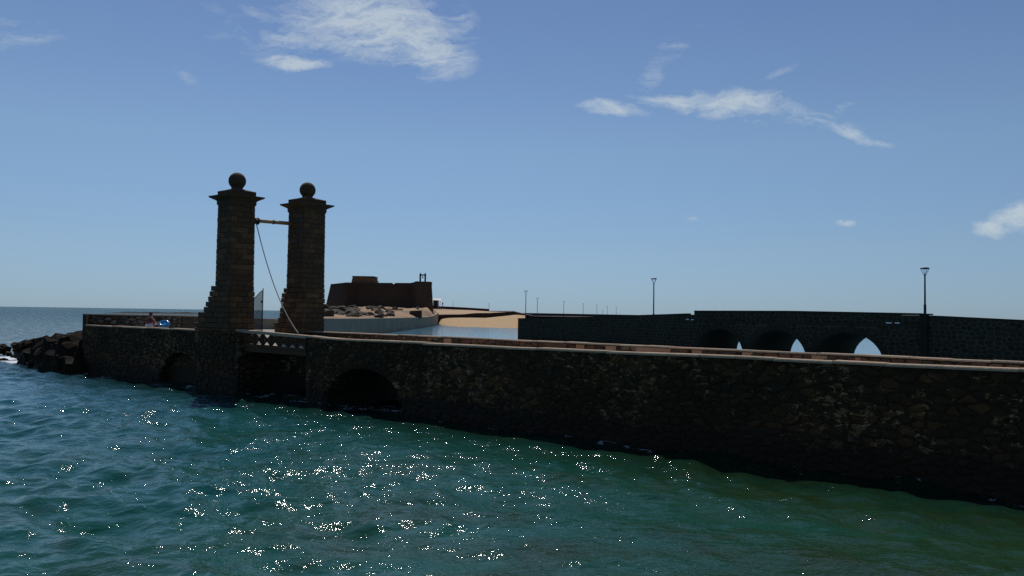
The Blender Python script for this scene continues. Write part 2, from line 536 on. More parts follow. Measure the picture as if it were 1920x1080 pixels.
def lagoon_mat():
    m, T, b = new_mat('still_lagoon_water')
    p = pos(T)
    n = T.noise(p, 0.05, 3, 0.6)
    T.link(T.mix(n, (0.04, 0.13, 0.20), (0.07, 0.18, 0.25)), b.inputs['Base Color'])
    b.inputs['Roughness'].default_value = 0.12
    b.inputs['IOR'].default_value = 1.333
    b1 = T.node('ShaderNodeBump', inputs={'Strength': 0.3, 'Distance': 0.02})
    T.link(T.noise(T.mapping(p, scale=(1, 2, 1)), 1.6, 3, 0.5), b1.inputs['Height'])
    T.link(b1.outputs[0], b.inputs['Normal'])
    return m


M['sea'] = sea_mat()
M['lagoon'] = lagoon_mat()

# ------------------------------------------------------------------ lines of the place
U = Vector((-0.770, 0.638, 0))
N_ = Vector((0.638, 0.770, 0))
U.normalize()
N_.normalize()
ZUP = Vector((0, 0, 1))
P1 = Vector((11.9, 18.0, 0))


def NP(t, n=0.0, z=0.0):
    return P1 + U * t + N_ * n + ZUP * z


def interp(tab, t):
    if t <= tab[0][0]:
        return tab[0][1]
    for (a, va), (b, vb) in zip(tab, tab[1:]):
        if t <= b:
            return va + (vb - va) * (t - a) / (b - a)
    return tab[-1][1]


ZC = [(-14, 2.97), (0, 2.93), (3, 2.895), (8, 2.90), (15.5, 2.855), (21.5, 2.865), (24.5, 2.85), (26.4, 2.88), (28, 2.95), (31.4, 3.06), (36, 2.97), (51, 2.94)]
FAR = [Vector((13.7 + 0.739 * 14, 21.4 - 0.674 * 14, 0)), Vector((13.7, 21.4, 0)), Vector((-6.67, 40.0, 0)), Vector((-10.45, 42.52, 0))]


def back_n(t):
    """distance from the near wall's face to the far side's outer face, at t"""
    tt = [((p - P1).dot(U), (p - P1).dot(N_)) for p in FAR]
    return interp(tt, t)


# ------------------------------------------------------------------ voronoi rubble


def clip(poly, mx, mz, nx, nz):
    out = []
    L = len(poly)
    for i in range(L):
        a, b = poly[i], poly[(i + 1) % L]
        da = (a[0] - mx) * nx + (a[1] - mz) * nz
        db = (b[0] - mx) * nx + (b[1] - mz) * nz
        if da <= 0:
            out.append(a)
        if (da < 0 < db) or (db < 0 < da):
            k = da / (da - db)
            out.append((a[0] + (b[0] - a[0]) * k, a[1] + (b[1] - a[1]) * k))
    return out


def rubble(t0, t1, z0, z1, w, h, seed, jit=0.42, drop=0.0):
    """irregular coursed cells filling a strip; returns list of polygons (t, z)"""
    rnd = random.Random(seed)
    asp = w / h
    pts = []
    rows = max(1, int(round((z1 - z0) / h)))
    hh = (z1 - z0) / rows
    grid = {}
    for r in range(-1, rows + 1):
        t = t0 - w + rnd.random() * w
        while t < t1 + w:
            ww = w * rnd.uniform(0.55, 1.5)
            q = (t + ww / 2, (z0 + (r + 0.5) * hh + rnd.uniform(-jit, jit) * hh) * asp)
            if rnd.random() >= drop:
                pts.append(q)
                grid.setdefault((int(q[0] // w), int(q[1] // w)), []).append(q)
            t += ww
    cells = []
    for q in pts:
        if not (t0 - w / 2 < q[0] < t1 + w / 2 and z0 * asp - w / 2 < q[1] < z1 * asp + w / 2):
            continue
        poly = [(t0, z0 * asp), (t1, z0 * asp), (t1, z1 * asp), (t0, z1 * asp)]
        gi, gj = int(q[0] // w), int(q[1] // w)
        nb = []
        for a in range(gi - 3, gi + 4):
            for b_ in range(gj - 3, gj + 4):
                nb += grid.get((a, b_), [])
        nb.sort(key=lambda s: (s[0] - q[0]) ** 2 + (s[1] - q[1]) ** 2)
        for s in nb[1:20]:
            dx, dz = s[0] - q[0], s[1] - q[1]
            poly = clip(poly, (s[0] + q[0]) / 2, (s[1] + q[1]) / 2, dx, dz)
            if len(poly) < 3:
                break
        if len(poly) >= 3:
            cells.append([(a, b_ / asp) for a, b_ in poly])
    return cells


def shrink(poly, g):
    cx = sum(p[0] for p in poly) / len(poly)
    cz = sum(p[1] for p in poly) / len(poly)
    out = []
    for p in poly:
        d = math.hypot(p[0] - cx, p[1] - cz)
        k = max(0.2, (d - g * 1.3) / d) if d > 1e-6 else 1
        out.append((cx + (p[0] - cx) * k, cz + (p[1] - cz) * k))
    return out, (cx, cz)


def soften(poly):
    """cut the corners once so that stones look rounded"""
    out = []
    L = len(poly)
    for i in range(L):
        a, b = poly[i], poly[(i + 1) % L]
        if math.hypot(a[0] - b[0], a[1] - b[1]) < 0.03:
            out.append(((a[0] + b[0]) / 2, (a[1] + b[1]) / 2))
            continue
        out.append((a[0] * 0.76 + b[0] * 0.24, a[1] * 0.76 + b[1] * 0.24))
        out.append((a[0] * 0.24 + b[0] * 0.76, a[1] * 0.24 + b[1] * 0.76))
    return out


def area(poly):
    return abs(sum(a[0] * b[1] - b[0] * a[1] for a, b in zip(poly, poly[1:] + poly[:1]))) / 2


def stone_shape(poly, gap, proud, surf, rnd):
    """vertices and faces of one proud stone; surf(t, z, n) maps to the world"""
    p, c = shrink(poly, gap)
    p = soften(p)
    L = len(p)
    tx, tz = rnd.uniform(-0.09, 0.09), rnd.uniform(-0.09, 0.09)
    v = [surf(a, b, 0.03) for a, b in p]
    for k, d in ((0.97, -proud * 0.55), (0.80, -proud)):
        for a, b in p:
            da, db = (a - c[0]), (b - c[1])
            v.append(surf(c[0] + da * k, c[1] + db * k, d + da * tx + db * tz + rnd.uniform(-0.006, 0.006)))
    v.append(surf(c[0], c[1], -proud - 0.01))
    f = []
    for r in range(2):
        for i in range(L):
            j = (i + 1) % L
            f.append((r * L + i, r * L + j, (r + 1) * L + j, (r + 1) * L + i))
    for i in range(L):
        f.append((2 * L + i, 2 * L + (i + 1) % L, 3 * L))
    return v, f


def lay_stones(cells, surf, mat, parent, name, stuff_name, gap, proud, seed, limit=300, keep=None, minz=0.25, label=None):
    rnd = random.Random(seed)
    items = []
    for poly in cells:
        if len(poly) < 3 or area(poly) < 0.006:
            continue
        cx = sum(p[0] for p in poly) / len(poly)
        cz = sum(p[1] for p in poly) / len(poly)
        w = surf(cx, cz, 0)
        D = max(5.0, w.y)
        inframe = abs(w.x / D) < 0.645
        score = area(poly) / D ** 2 * (1 if inframe else 0) * (1 if cz > minz else 0.2)
        items.append((score, poly))
    items.sort(key=lambda a: -a[0])
    big = MB()
    tints = []
    for i, (s, poly) in enumerate(items):
        v, f = stone_shape(poly, gap * rnd.uniform(0.6, 1.5), proud * rnd.uniform(0.6, 1.35), surf, rnd)
        tn = rnd.random()
        if i < limit and s > 0:
            mk(name, v, f, mat, parent, tint=tn)
        else:
            big.add(v, f)
            tints += [tn] * len(v)
    if big.v:
        o = big.build(stuff_name, mat, parent, tint=tints)
        o['kind'] = 'stuff'


# ------------------------------------------------------------------ sea
def build_sea():
    def axis(lo, hi, step, far_lo, far_hi, g=1.16):
        a = list(np.arange(lo, hi + step * 0.5, step))
        s, x = step, a[-1]
        while x < far_hi:
            s *= g
            x += s
            a.append(x)
        s, x = step, a[0]
        pre = []
        while x > far_lo:
            s *= g
            x -= s
            pre.append(x)
        return np.array(pre[::-1] + a)
    X = axis(-32.0, 11.0, 0.085, -30000, 30000, 1.09)
    yy, stp = [11.0], 0.055
    while yy[-1] < 55:
        yy.append(yy[-1] + max(stp, yy[-1] * 0.0042))
    tail, st = yy[-1], 0.23
    while tail < 40000:
        st *= 1.045
        tail += st
        yy.append(tail)
    pre, hd, st = [], 11.0, 0.055
    while hd > -3000:
        st *= 1.2
        hd -= st
        pre.append(hd)
    Y = np.array(pre[::-1] + yy)
    nx, ny = len(X), len(Y)
    dX = np.gradient(X)
    dY = np.gradient(Y)
    gx, gy = np.meshgrid(X, Y)
    sp = np.maximum(np.broadcast_to(dX, (ny, nx)), np.broadcast_to(dY[:, None], (ny, nx)))
    z = np.zeros_like(gx)
    rng = np.random.RandomState(5)
    K = 120
    for k in range(K):
        lam = math.exp(rng.uniform(math.log(0.28), math.log(5.5)))
        th = math.radians(78) + rng.normal(0, 0.85)      # travelling mostly towards the camera
        kk = 2 * math.pi / lam
        slope = 0.0355 * (1.0 if lam < 2.2 else 2.2 / lam)
        amp = slope / kk
        ph = rng.uniform(0, 2 * math.pi)
        w = np.clip((lam / sp - 3.0) / 3.0, 0, 1)
        arg = kk * (math.cos(th) * gx + math.sin(th) * gy) + ph
        s = np.sin(arg)
        z += w * amp * (s + 0.35 * np.cos(2 * arg))
    # gusts: patches of rougher and calmer water
    gust = 0.75 + 0.35 * np.sin(gx * 0.21 + 1.3 * np.sin(gy * 0.17)) * np.sin(gy * 0.26 + 0.8 * np.sin(gx * 0.13) + 1)
    z *= gust
    # quiet and lower behind the near bridge, where the lagoon lies
    dn = (gx - P1.x) * N_.x + (gy - P1.y) * N_.y
    behind = np.clip((dn - 1.0) / 2.0, 0, 1) * (gx > -25) * (gy < 420)
    z = z * (1 - behind) - 0.3 * behind
    verts = np.stack([gx, gy, z], -1).reshape(-1, 3)
    ii = np.arange((ny - 1) * (nx - 1))
    r, c = ii // (nx - 1), ii % (nx - 1)
    a = r * nx + c
    faces = np.stack([a, a + 1, a + nx + 1, a + nx], -1)
    me = bpy.data.meshes.new('sea')
    me.vertices.add(len(verts))
    me.vertices.foreach_set('co', verts.ravel())
    me.loops.add(faces.size)
    me.loops.foreach_set('vertex_index', faces.ravel().astype(np.int32))
    me.polygons.add(len(faces))
    me.polygons.foreach_set('loop_start', np.arange(0, faces.size, 4, dtype=np.int32))
    me.polygons.foreach_set('loop_total', np.full(len(faces), 4, dtype=np.int32))
    me.polygons.foreach_set('use_smooth', np.ones(len(faces), dtype=bool))
    me.update(calc_edges=True)
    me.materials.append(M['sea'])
    o = bpy.data.objects.new('sea', me)
    COL.objects.link(o)
    tag(o, kind='structure')
    tag(o, 'dark teal choppy sea glittering in the sun in front of the bridge')
    # lagoon sheet
    pts = [NP(-14, 4.2), NP(0, 3.4), NP(20, 3.4), NP(31, 3.4), (-12, 45, 0), (-20.6, 72, 0), (-24.1, 112, 0), (-24, 222, 0), (-27, 300, 0), (-20, 330, 0), (400, 330, 0), (400, 20, 0), (60, -10, 0)]
    pts = [(p[0], p[1], 0.0) for p in pts]
    l = mk('lagoon_water', pts, [tuple(range(len(pts)))], M['lagoon'])
    tag(l, 'pale blue calm lagoon behind the near bridge', kind='structure')


build_sea()

# ------------------------------------------------------------------ the near bridge
bridge = empty('stone_bridge', (11.9, 18, 0))
tag(bridge, 'long low dark stone bridge with arches and pale coping across the foreground', 'bridge')
DECK = 2.30
TEND = 50.2
# openings in the near wall: (t0, t1, crown height, shape)
OPEN = [(20.9, 25.7, 1.66, 'arch'), (27.15, 32.35, 2.08, 'flat'), (35.9, 40.2, 1.70, 'arch')]


def opening_top(t):
    for a, b, h, s in OPEN:
        if a < t < b:
            if s == 'flat':
                return h
            c, r = (a + b) / 2, (b - a) / 2
            return h * math.sqrt(max(0, 1 - ((t - c) / r) ** 2)) ** 0.9
    return None


def bridge_body():
    prof = [(-14, -1.5)]
    for a, b, h, s in OPEN:
        prof.append((a, -1.5))
        if s == 'flat':
            prof += [(a, h), (b, h)]
        else:
            c, r = (a + b) / 2, (b - a) / 2
            for k in range(0, 17):
                th = math.pi - math.pi * k / 16
                prof.append((c + r * math.cos(th), h * abs(math.sin(th)) ** 0.9))
        prof.append((b, -1.5))
    tmax = 33.6
    prof = [p for p in prof if p[0] < tmax] + [(tmax, -1.5), (tmax, DECK), (-14, DECK)]
    n = len(prof)
    v = [NP(t, 0.005, z) for t, z in prof] + [NP(t, back_n(t), z) for t, z in prof]
    f = [tuple(range(n))[::-1], tuple(range(n, 2 * n))]
    for i in range(n):
        j = (i + 1) % n
        f.append((i, j, n + j, n + i))
    mk('wall_body', v, f, M['mortar'], bridge, tint=0.3)
    # left part, with the first arch, back to the platform
    prof = [(33.6, -1.5)]
    a, b, h, s = OPEN[2]
    prof.append((a, -1.5))
    c, r = (a + b) / 2, (b - a) / 2
    for k in range(0, 17):
        th = math.pi - math.pi * k / 16
        prof.append((c + r * math.cos(th), h * abs(math.sin(th)) ** 0.9))
    prof += [(b, -1.5), (TEND, -1.5), (TEND, DECK), (33.6, DECK)]
    n = len(prof)
    v = [NP(t, 0.005, z) for t, z in prof] + [NP(t, 4.4 if t < 47 else 1.0, z) for t, z in prof]
    f = [tuple(range(n))[::-1], tuple(range(n, 2 * n))]
    for i in range(n):
        j = (i + 1) % n
        f.append((i, j, n + j, n + i))
    mk('wall_body', v, f, M['mortar'], bridge, tint=0.3)
    # near parapet core
    for t0, t1 in ((-14, 27.15), (34.2, TEND)):
        ts = np.arange(t0, t1, 1.0).tolist() + [t1]
        mb = MB()
        for a, b in zip(ts, ts[1:]):
            za, zb = interp(ZC, a) - 0.06, interp(ZC, b) - 0.06
            mb.hexa([NP(a, 0.004, DECK - 0.02), NP(b, 0.004, DECK - 0.02), NP(b, 0.43, DECK - 0.02), NP(a, 0.43, DECK - 0.02),
                     NP(a, 0.004, za), NP(b, 0.004, zb), NP(b, 0.43, zb), NP(a, 0.43, za)])
        mb.build('near_parapet', M['mortar'], bridge, tint=0.4)
    # rubble face
    cells = rubble(-3, TEND, -0.35, 2.86, 0.33, 0.185, 3, jit=0.5, drop=0.22)
    good = []
    for poly in cells:
        cx = sum(p[0] for p in poly) / len(poly)
        cz = sum(p[1] for p in poly) / len(poly)
        ot = opening_top(cx)
        if ot is not None and cz < ot + 0.04:
            continue
        if 27.1 < cx < 32.5:
            continue
        if 32.3 < cx < 35.7:
            continue
        np_ = []
        for (a, b) in poly:
            o2 = opening_top(a)
            zt = interp(ZC, a) - 0.065
            b = min(b, zt)
            if o2 is not None and b < o2:
                b = o2
            np_.append((a, b))
        if area(np_) > 0.008:
            good.append(np_)
    rr = random.Random(11)

    def surf(t, z, n):
        return NP(t, n, z)
    lay_stones(good, surf, M['basalt'], bridge, 'stone', 'small_stones', 0.020, 0.022, 5)
    # coping slabs, near side
    def slabs(path, z_of, name, w0, w1, side_n=None, seed=1, mat='coping', th=0.075, ln=1.25):
        rnd = random.Random(seed)
        tot = [0]
        for a, b in zip(path, path[1:]):
            tot.append(tot[-1] + (b - a).length)
        L = tot[-1]

        def at(s):
            for i in range(len(path) - 1):
                if s <= tot[i + 1] or i == len(path) - 2:
                    d = (path[i + 1] - path[i]).normalized()
                    return path[i] + d * (s - tot[i]), d
        s = 0
        while s < L - 0.2:
            l = min(ln * rnd.uniform(0.75, 1.3), L - s)
            a, d = at(s + 0.006)
            b, d2 = at(min(L, s + l - 0.006))
            perp = side_n if side_n else Vector((d.y, -d.x, 0))
            dz = rnd.uniform(-0.012, 0.010)
            e0, e1 = rnd.uniform(-0.02, 0.02), rnd.uniform(-0.02, 0.02)
            za, zb = z_of(s) + dz, z_of(s + l) + dz + rnd.uniform(-0.006, 0.006)
            p = [a + perp * (w0 + e0), b + perp * (w0 + e1), b + perp * w1, a + perp * w1]
            q = [x + ZUP * (zz - th) for x, zz in zip(p, (za, zb, zb, za))]
            i0, i1 = 0.02, 0.02
            p2 = [a + perp * (w0 + e0 + i0) + d * 0.004, b + perp * (w0 + e1 + i0) - d * 0.004, b + perp * (w1 - i1), a + perp * (w1 - i1)]
            m_ = [x + ZUP * (zz - 0.03) for x, zz in zip(p, (za, zb, zb, za))]
            tp = [x + ZUP * zz for x, zz in zip(p2, (za, zb, zb, za))]
            v = q + m_ + tp
            f = [(0, 3, 2, 1), (8, 9, 10, 11)]
            for r in (0, 4):
                for k in range(4):
                    k2 = (k + 1) % 4
                    f.append((r + k, r + k2, r + 4 + k2, r + 4 + k))
            mk(name, v, f, M[mat], bridge, tint=rnd.random())
            s += l
    slabs([NP(-14), NP(27.15)], lambda s: interp(ZC, s - 14), 'coping_slab', -0.07, 0.46, N_, 2)
    slabs([NP(34.4), NP(TEND - 0.5)], lambda s: interp(ZC, s + 34.4), 'coping_slab', -0.05, 0.46, N_, 3)
    # far parapet
    mb = MB()
    ins = []
    for a, b in zip(FAR, FAR[1:]):
        d = (b - a).normalized()
        nn = Vector((d.y, -d.x, 0))
        if nn.dot(N_) < 0:
            nn = -nn
        mb.hexa([a - nn * 0.42 + ZUP * (DECK - 0.02), b - nn * 0.42 + ZUP * (DECK - 0.02), b + ZUP * (DECK - 0.02), a + ZUP * (DECK - 0.02),
                 a - nn * 0.42 + ZUP * 2.882, b - nn * 0.42 + ZUP * 2.882, b + ZUP * 2.882, a + ZUP * 2.882])
    mb.build('far_parapet', M['mortar'], bridge, tint=0.4)
    nn = Vector((0.674, 0.739, 0)).normalized()
    slabs([p for p in FAR], lambda s: 2.93, 'coping_slab', -0.46, 0.04, nn, 4, th=0.05)
    # its inner face: small brown stones, with sunlit patches painted on as coloured blocks
    A, B = FAR[1] + Vector((0.739, -0.674, 0)) * 2, FAR[2]
    dd = (B - A).normalized()

    def surf2(t, z, n):
        return A + dd * t - nn * 0.425 + nn * n + ZUP * z
    L = (B - A).length
    # patches given by where they stand along the parapet (metres from its right end) and their length
    def s_of(px):
        k = (px - 960) / F
        # intersection of that direction with the inner face
        o = A - nn * 0.43
        return (k * o.y - o.x) / (dd.x - k * dd.y)
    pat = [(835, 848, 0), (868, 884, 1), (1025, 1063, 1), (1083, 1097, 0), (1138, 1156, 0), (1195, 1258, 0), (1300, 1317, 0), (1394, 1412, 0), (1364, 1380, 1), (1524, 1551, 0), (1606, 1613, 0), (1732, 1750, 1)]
    spans = []
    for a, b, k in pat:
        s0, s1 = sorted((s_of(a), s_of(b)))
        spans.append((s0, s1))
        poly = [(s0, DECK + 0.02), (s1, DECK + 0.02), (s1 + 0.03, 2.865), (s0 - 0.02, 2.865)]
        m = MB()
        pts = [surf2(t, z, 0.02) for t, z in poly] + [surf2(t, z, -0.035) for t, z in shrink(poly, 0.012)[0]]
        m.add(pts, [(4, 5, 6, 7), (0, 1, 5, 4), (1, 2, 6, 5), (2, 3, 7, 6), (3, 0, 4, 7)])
        m.build('painted_sun_patch', M['sun_patch'] if not k else M['inner'], bridge, tint=random.random() * 0.6 + 0.4 * k)
    cells = rubble(0, L, DECK, 2.87, 0.38, 0.17, 21)
    cells = [c for c in cells if not any(a - 0.05 < sum(p[0] for p in c) / len(c) < b + 0.05 for a, b in spans)]
    lay_stones(cells, surf2, M['inner'], bridge, 'parapet_stone', 'small_parapet_stones', 0.012, 0.02, 22, limit=200, minz=0)
    # deck paving
    mb = MB()
    ts = [-14, 0, 10, 20, 27, 31, 33.6]
    for a, b in zip(ts, ts[1:]):
        mb.add([NP(a, 0.44, DECK + 0.004), NP(b, 0.44, DECK + 0.004), NP(b, back_n(b) - 0.43, DECK + 0.004), NP(a, back_n(a) - 0.43, DECK + 0.004)], [(0, 3, 2, 1)])
    mb.build('deck', M['deck'], bridge, tint=0.5)
    # drawbridge span edge beam and lower rail line
    mb = MB()
    mb.box(NP(29.75, 0.12, 2.13), (5.2, 0.30, 0.22), (U, N_, ZUP))
    mb.build('span_beam', M['ashlar'], bridge, tint=0.2)


bridge_body()

# ------------------------------------------------------------------ balustrade of the drawbridge span
bal = empty('stone_balustrade', NP(29.7, 0.1, 2.24))
tag(bal, 'openwork stone balustrade with crossed bars beside the left gate pillar', 'balustrade')


def balustrade():
    t0, t1 = 27.15, 32.75
    zt0, zt1 = interp(ZC, t0) + 0.0, interp(ZC, 31.4)
    zb0, zb1 = 2.24, 2.30

    def zt(t):
        return zt0 + (zt1 - zt0) * (t - t0) / (t1 - t0)

    def zb(t):
        return zb0 + (zb1 - zb0) * (t - t0) / (t1 - t0)
    for nm, lo, hi, w in (('top_rail', -0.13, 0.0, 0.34), ('bottom_rail', -0.02, 0.10, 0.26)):
        base = zt if nm == 'top_rail' else zb
        m = MB()
        pts = []
        for zoff in (lo, hi):
            for t, nn in ((t0, -0.06), (t1, -0.06), (t1, -0.06 + w), (t0, -0.06 + w)):
                pts.append(NP(t, nn, base(t) + zoff))
        m.hexa(pts)
        m.build(nm, M['ashlar'] if nm == 'bottom_rail' else M['coping'], bal, tint=0.4)
    n = 8
    wd = (t1 - t0 - 0.3) / n
    for i in range(n + 1):
        t = t0 + 0.15 + i * wd
        m = MB()
        m.box(NP(t, 0.06, (zt(t) + zb(t)) / 2 - 0.02), (0.09, 0.14, zt(t) - zb(t) - 0.2), (U, N_, ZUP))
        m.build('baluster', M['ashlar'], bal, tint=0.3)
    for i in range(n):
        a = t0 + 0.15 + i * wd
        b = a + wd
        for k, (p, q) in enumerate((((a, zb(a) + 0.10), (b, zt(b) - 0.13)), ((a, zt(a) - 0.13), (b, zb(b) + 0.10)))):
            m = MB()
            A_, B_ = NP(p[0], 0.06 + 0.012 * k, p[1]), NP(q[0], 0.06 + 0.012 * k, q[1])
            d = (B_ - A_)
            l = d.length
            d.normalize()
            m.box((A_ + B_) / 2, (l, 0.09, 0.055), (d, N_, d.cross(N_)))
            m.build('diagonal_bar', M['ashlar'], bal, tint=0.35)
        # ring where the bars cross
        m = MB()
        c = NP(a + wd / 2, 0.06, (zt(a) + zb(a)) / 2 - 0.015)
        seg = 12
        for r_ in (0.10, 0.055):
            for nn in (-0.055, 0.055):
                for k in range(seg):
                    th = 2 * math.pi * k / seg
                    m.v.append(tuple(c + U * (math.cos(th) * r_) + ZUP * (math.sin(th) * r_) + N_ * nn))
        for k in range(seg):
            j = (k + 1) % seg
            m.f += [(k, j, seg + j, seg + k), (2 * seg + k, 3 * seg + k, 3 * seg + j, 2 * seg + j), (k, 2 * seg + k, 2 * seg + j, j), (seg + k, seg + j, 3 * seg + j, 3 * seg + k)]
        m.build('ring', M['ashlar'], bal, tint=0.3)


balustrade()

# ------------------------------------------------------------------ gate pillars
A_W = 1.40


def pillar(center, ztop, label, base_z, seed, steps, slot=False, width=1.40):
    """square ashlar pillar with a flared foot towards +U, cornice, cap and stone ball"""
    rnd = random.Random(seed)
    root = empty('gate_pillar', (center[0], center[1], base_z))
    tag(root, label, 'gate pillar', 'gate pillars of the old drawbridge')
    c0 = Vector((center[0], center[1], 0))
    h = width / 2
    z_cor = ztop - 1.49        # underside of cornice
    H = z_cor - base_z

    def ext(z, soft=False):    # how far the +U side is stepped out at height z
        e = 0
        for zz, ee in steps:
            if z < zz:
                e = ee
        if soft and e:
            tab = sorted([(zz - 0.12, ee) for zz, ee in steps] + [(steps[0][0] + 0.2, 0.0)])
            e = 0.45 * e + 0.55 * interp(tab, z)
        return e

    def half(z):
        return h * (1.035 - 0.05 * (z - base_z) / H)
    # core
    core = MB()
    zs = [base_z] + sorted([zz for zz, _ in steps if zz > base_z]) + [z_cor]
    for a, b in zip(zs, zs[1:]):
        e = ext((a + b) / 2)
        ha, hb = half(a) - 0.035, half(b) - 0.035
        e = max(0, e - 0.12)
        pts = []
        for z, hh in ((a, ha), (b, hb)):
            for i, j in ((-1, -1), (1, -1), (1, 1), (-1, 1)):
                pts.append(c0 + U * (i * hh + (e if i > 0 else 0)) + N_ * (j * hh) + ZUP * z)
        core.hexa(pts)
    core.build('core', M['pillar_core'], root, tint=0.4)
    # blocks, sharing a few meshes
    protos = []
    for k in range(10):
        m = MB()
        b_ = 0.06
        dz = [rnd.uniform(-0.02, 0.02) for _ in range(8)]
        base = []
        for x, s in ((0.0, 1.0), (0.75, 1.0), (1.0, 0.90)):
            for q, (i, j) in enumerate(((-1, -1), (1, -1), (1, 1), (-1, 1))):
                base.append((i * 0.5 * s, x + (rnd.uniform(-0.10, 0.10) if x == 1.0 else 0), j * 0.5 * (s if x < 1 else 0.86)))
        f = [(0, 1, 2, 3), (11, 10, 9, 8)]
        for r in (0, 4):
            for q in range(4):
                q2 = (q + 1) % 4
                f.append((r + q2, r + q, r + 4 + q, r + 4 + q2))
        me = bpy.data.meshes.new('block')
        me.from_pydata(base, [], f)
        me.materials.append(M['ashlar'])
        at = me.attributes.new('tint', 'FLOAT', 'POINT')
        at.data.foreach_set('value', [rnd.random()] * len(base))
        me.update()
        protos.append(me)
    ncourse = int(round(H / 0.262))
    ch = H / ncourse
    count = 0
    for r in range(ncourse):
        z = base_z + (r + 0.5) * ch
        hh = half(z)
        e = ext(z, True)
        if e:
            e += rnd.uniform(-0.08, 0.10)
        rough = 1.6 if e else 1.0
        # four faces: (outward, along, length, centre offset along)
        faces = [(-U, N_, 2 * hh, 0, hh), (-N_, U, 2 * hh + e, e / 2, hh), (N_, U, 2 * hh + e, e / 2, hh), (U, N_, 2 * hh, 0, hh + e)]
        for fi, (o_, al, ln, off, dist) in enumerate(faces):
            nb = max(2, int(round(ln / 0.62)))
            if fi == 3 or fi == 2:
                nb = max(2, nb)
            cuts = [0] + sorted(((k + (0.5 if r % 2 and nb > 1 else 0.0)) / nb + rnd.uniform(-0.07, 0.07) if 0 < k + (0.5 if r % 2 else 0) < nb else 0) for k in range(0, nb)) + [1]
            cuts = [cuts[0]] + [c for c in cuts[1:-1] if 0.12 < c < 0.88] + [1]
            for a, b in zip(cuts, cuts[1:]):
                if b - a < 0.05:
                    continue
                w = (b - a) * ln - 0.016
                s = -ln / 2 + off + (a + b) / 2 * ln
                if slot and fi == 1 and z_cor - 1.9 < z < z_cor - 0.35 and abs(s + 0.40) < w / 2 + 0.02:
                    # a slot for the drawbridge arm: leave the stone out there
                    lo, hi = s - w / 2, s + w / 2
                    for l2, h2 in ((lo, -0.50), (-0.28, hi)):
                        if h2 - l2 > 0.08:
                            ob = bpy.data.objects.new('block', protos[rnd.randrange(10)])
                            COL.objects.link(ob)
                            ob.parent = root
                            pc = c0 + o_ * (dist - 0.045) + al * ((l2 + h2) / 2) + ZUP * z - Vector(root.location)
                            ob.matrix_local = Matrix.Translation(pc) @ Matrix((al * (h2 - l2), o_ * 0.055, ZUP * (ch - 0.014))).transposed().to_4x4()
                    continue
                ob = bpy.data.objects.new('block', protos[rnd.randrange(10)])
                COL.objects.link(ob)
                ob.parent = root
                dep = rnd.uniform(0.045, 0.06) * (1 + 0.5 * (rough - 1)) + (rnd.uniform(0, 0.05) if e else 0)
                pc = c0 + o_ * (dist - 0.045) + al * s + ZUP * z - Vector(root.location)
                ob.matrix_local = Matrix.Translation(pc) @ Matrix((al * w, o_ * dep, ZUP * (ch - 0.014))).transposed().to_4x4()
                count += 1

    if slot:
        m = MB()
        m.box(c0 + U * -0.39 - N_ * (half(z_cor - 1) - 0.03) + ZUP * (z_cor - 1.1), (0.16, 0.04, 1.5), (U, N_, ZUP))
        m.build('slot_shade_plate', M['iron'], root)  # added dark plate, painting the shade inside the open slot

    def sq(prof, name, mat, tint):
        v, f = [], []
        for z, r_ in prof:
            for i, j in ((-1, -1), (1, -1), (1, 1), (-1, 1)):
                v.append(c0 + U * (i * r_) + N_ * (j * r_) + ZUP * z)
        for k in range(len(prof) - 1):
            for q in range(4):
                q2 = (q + 1) % 4
                f.append((k * 4 + q, k * 4 + q2, k * 4 + 4 + q2, k * 4 + 4 + q))
        f.append((3, 2, 1, 0))
        b = 4 * (len(prof) - 1)
        f.append((b, b + 1, b + 2, b + 3))
        return mk(name, v, f, mat, root, tint=tint)
    zc = z_cor
    hh = half(zc)
    sq([(zc - 0.16, hh + 0.03), (zc, hh + 0.05), (zc + 0.001, hh + 0.02)], 'necking', M['ashlar'], 0.3)
    sq([(zc, hh + 0.02), (zc + 0.06, hh + 0.07), (zc + 0.10, hh + 0.13), (zc + 0.15, hh + 0.22), (zc + 0.20, hh + 0.31), (zc + 0.275, hh + 0.34), (zc + 0.285, hh + 0.20)], 'cornice', M['ashlar'], 0.1)
    sq([(zc + 0.275, hh + 0.02), (zc + 0.52, hh + 0.02), (zc + 0.53, hh)], 'attic_block', M['ashlar'], 0.35)
    sq([(zc + 0.53, hh), (zc + 0.66, hh * 0.34), (zc + 0.665, 0.2)], 'cap', M['ashlar'], 0.5)
    m = MB()
    m.lathe([(0.30, zc + 0.62), (0.29, zc + 0.66), (0.27, zc + 0.70), (0.30, zc + 0.76), (0.28, zc + 0.78)], (c0.x, c0.y, 0), 16)
    m.build('ball_neck', M['ashlar'], root, smooth=True, tint=0.5)
    m = MB()
    rb = 0.425
    prof = []
    for k in range(17):
        a = -math.pi / 2 + math.pi * k / 16
        prof.append((max(0.001, rb * math.cos(a)), ztop - rb + rb * math.sin(a)))
    m.lathe(prof, (c0.x, c0.y, 0), 28)
    m.build('stone_ball', M['ashlar'], root, smooth=True, tint=0.45)
    return root, c0, half, count


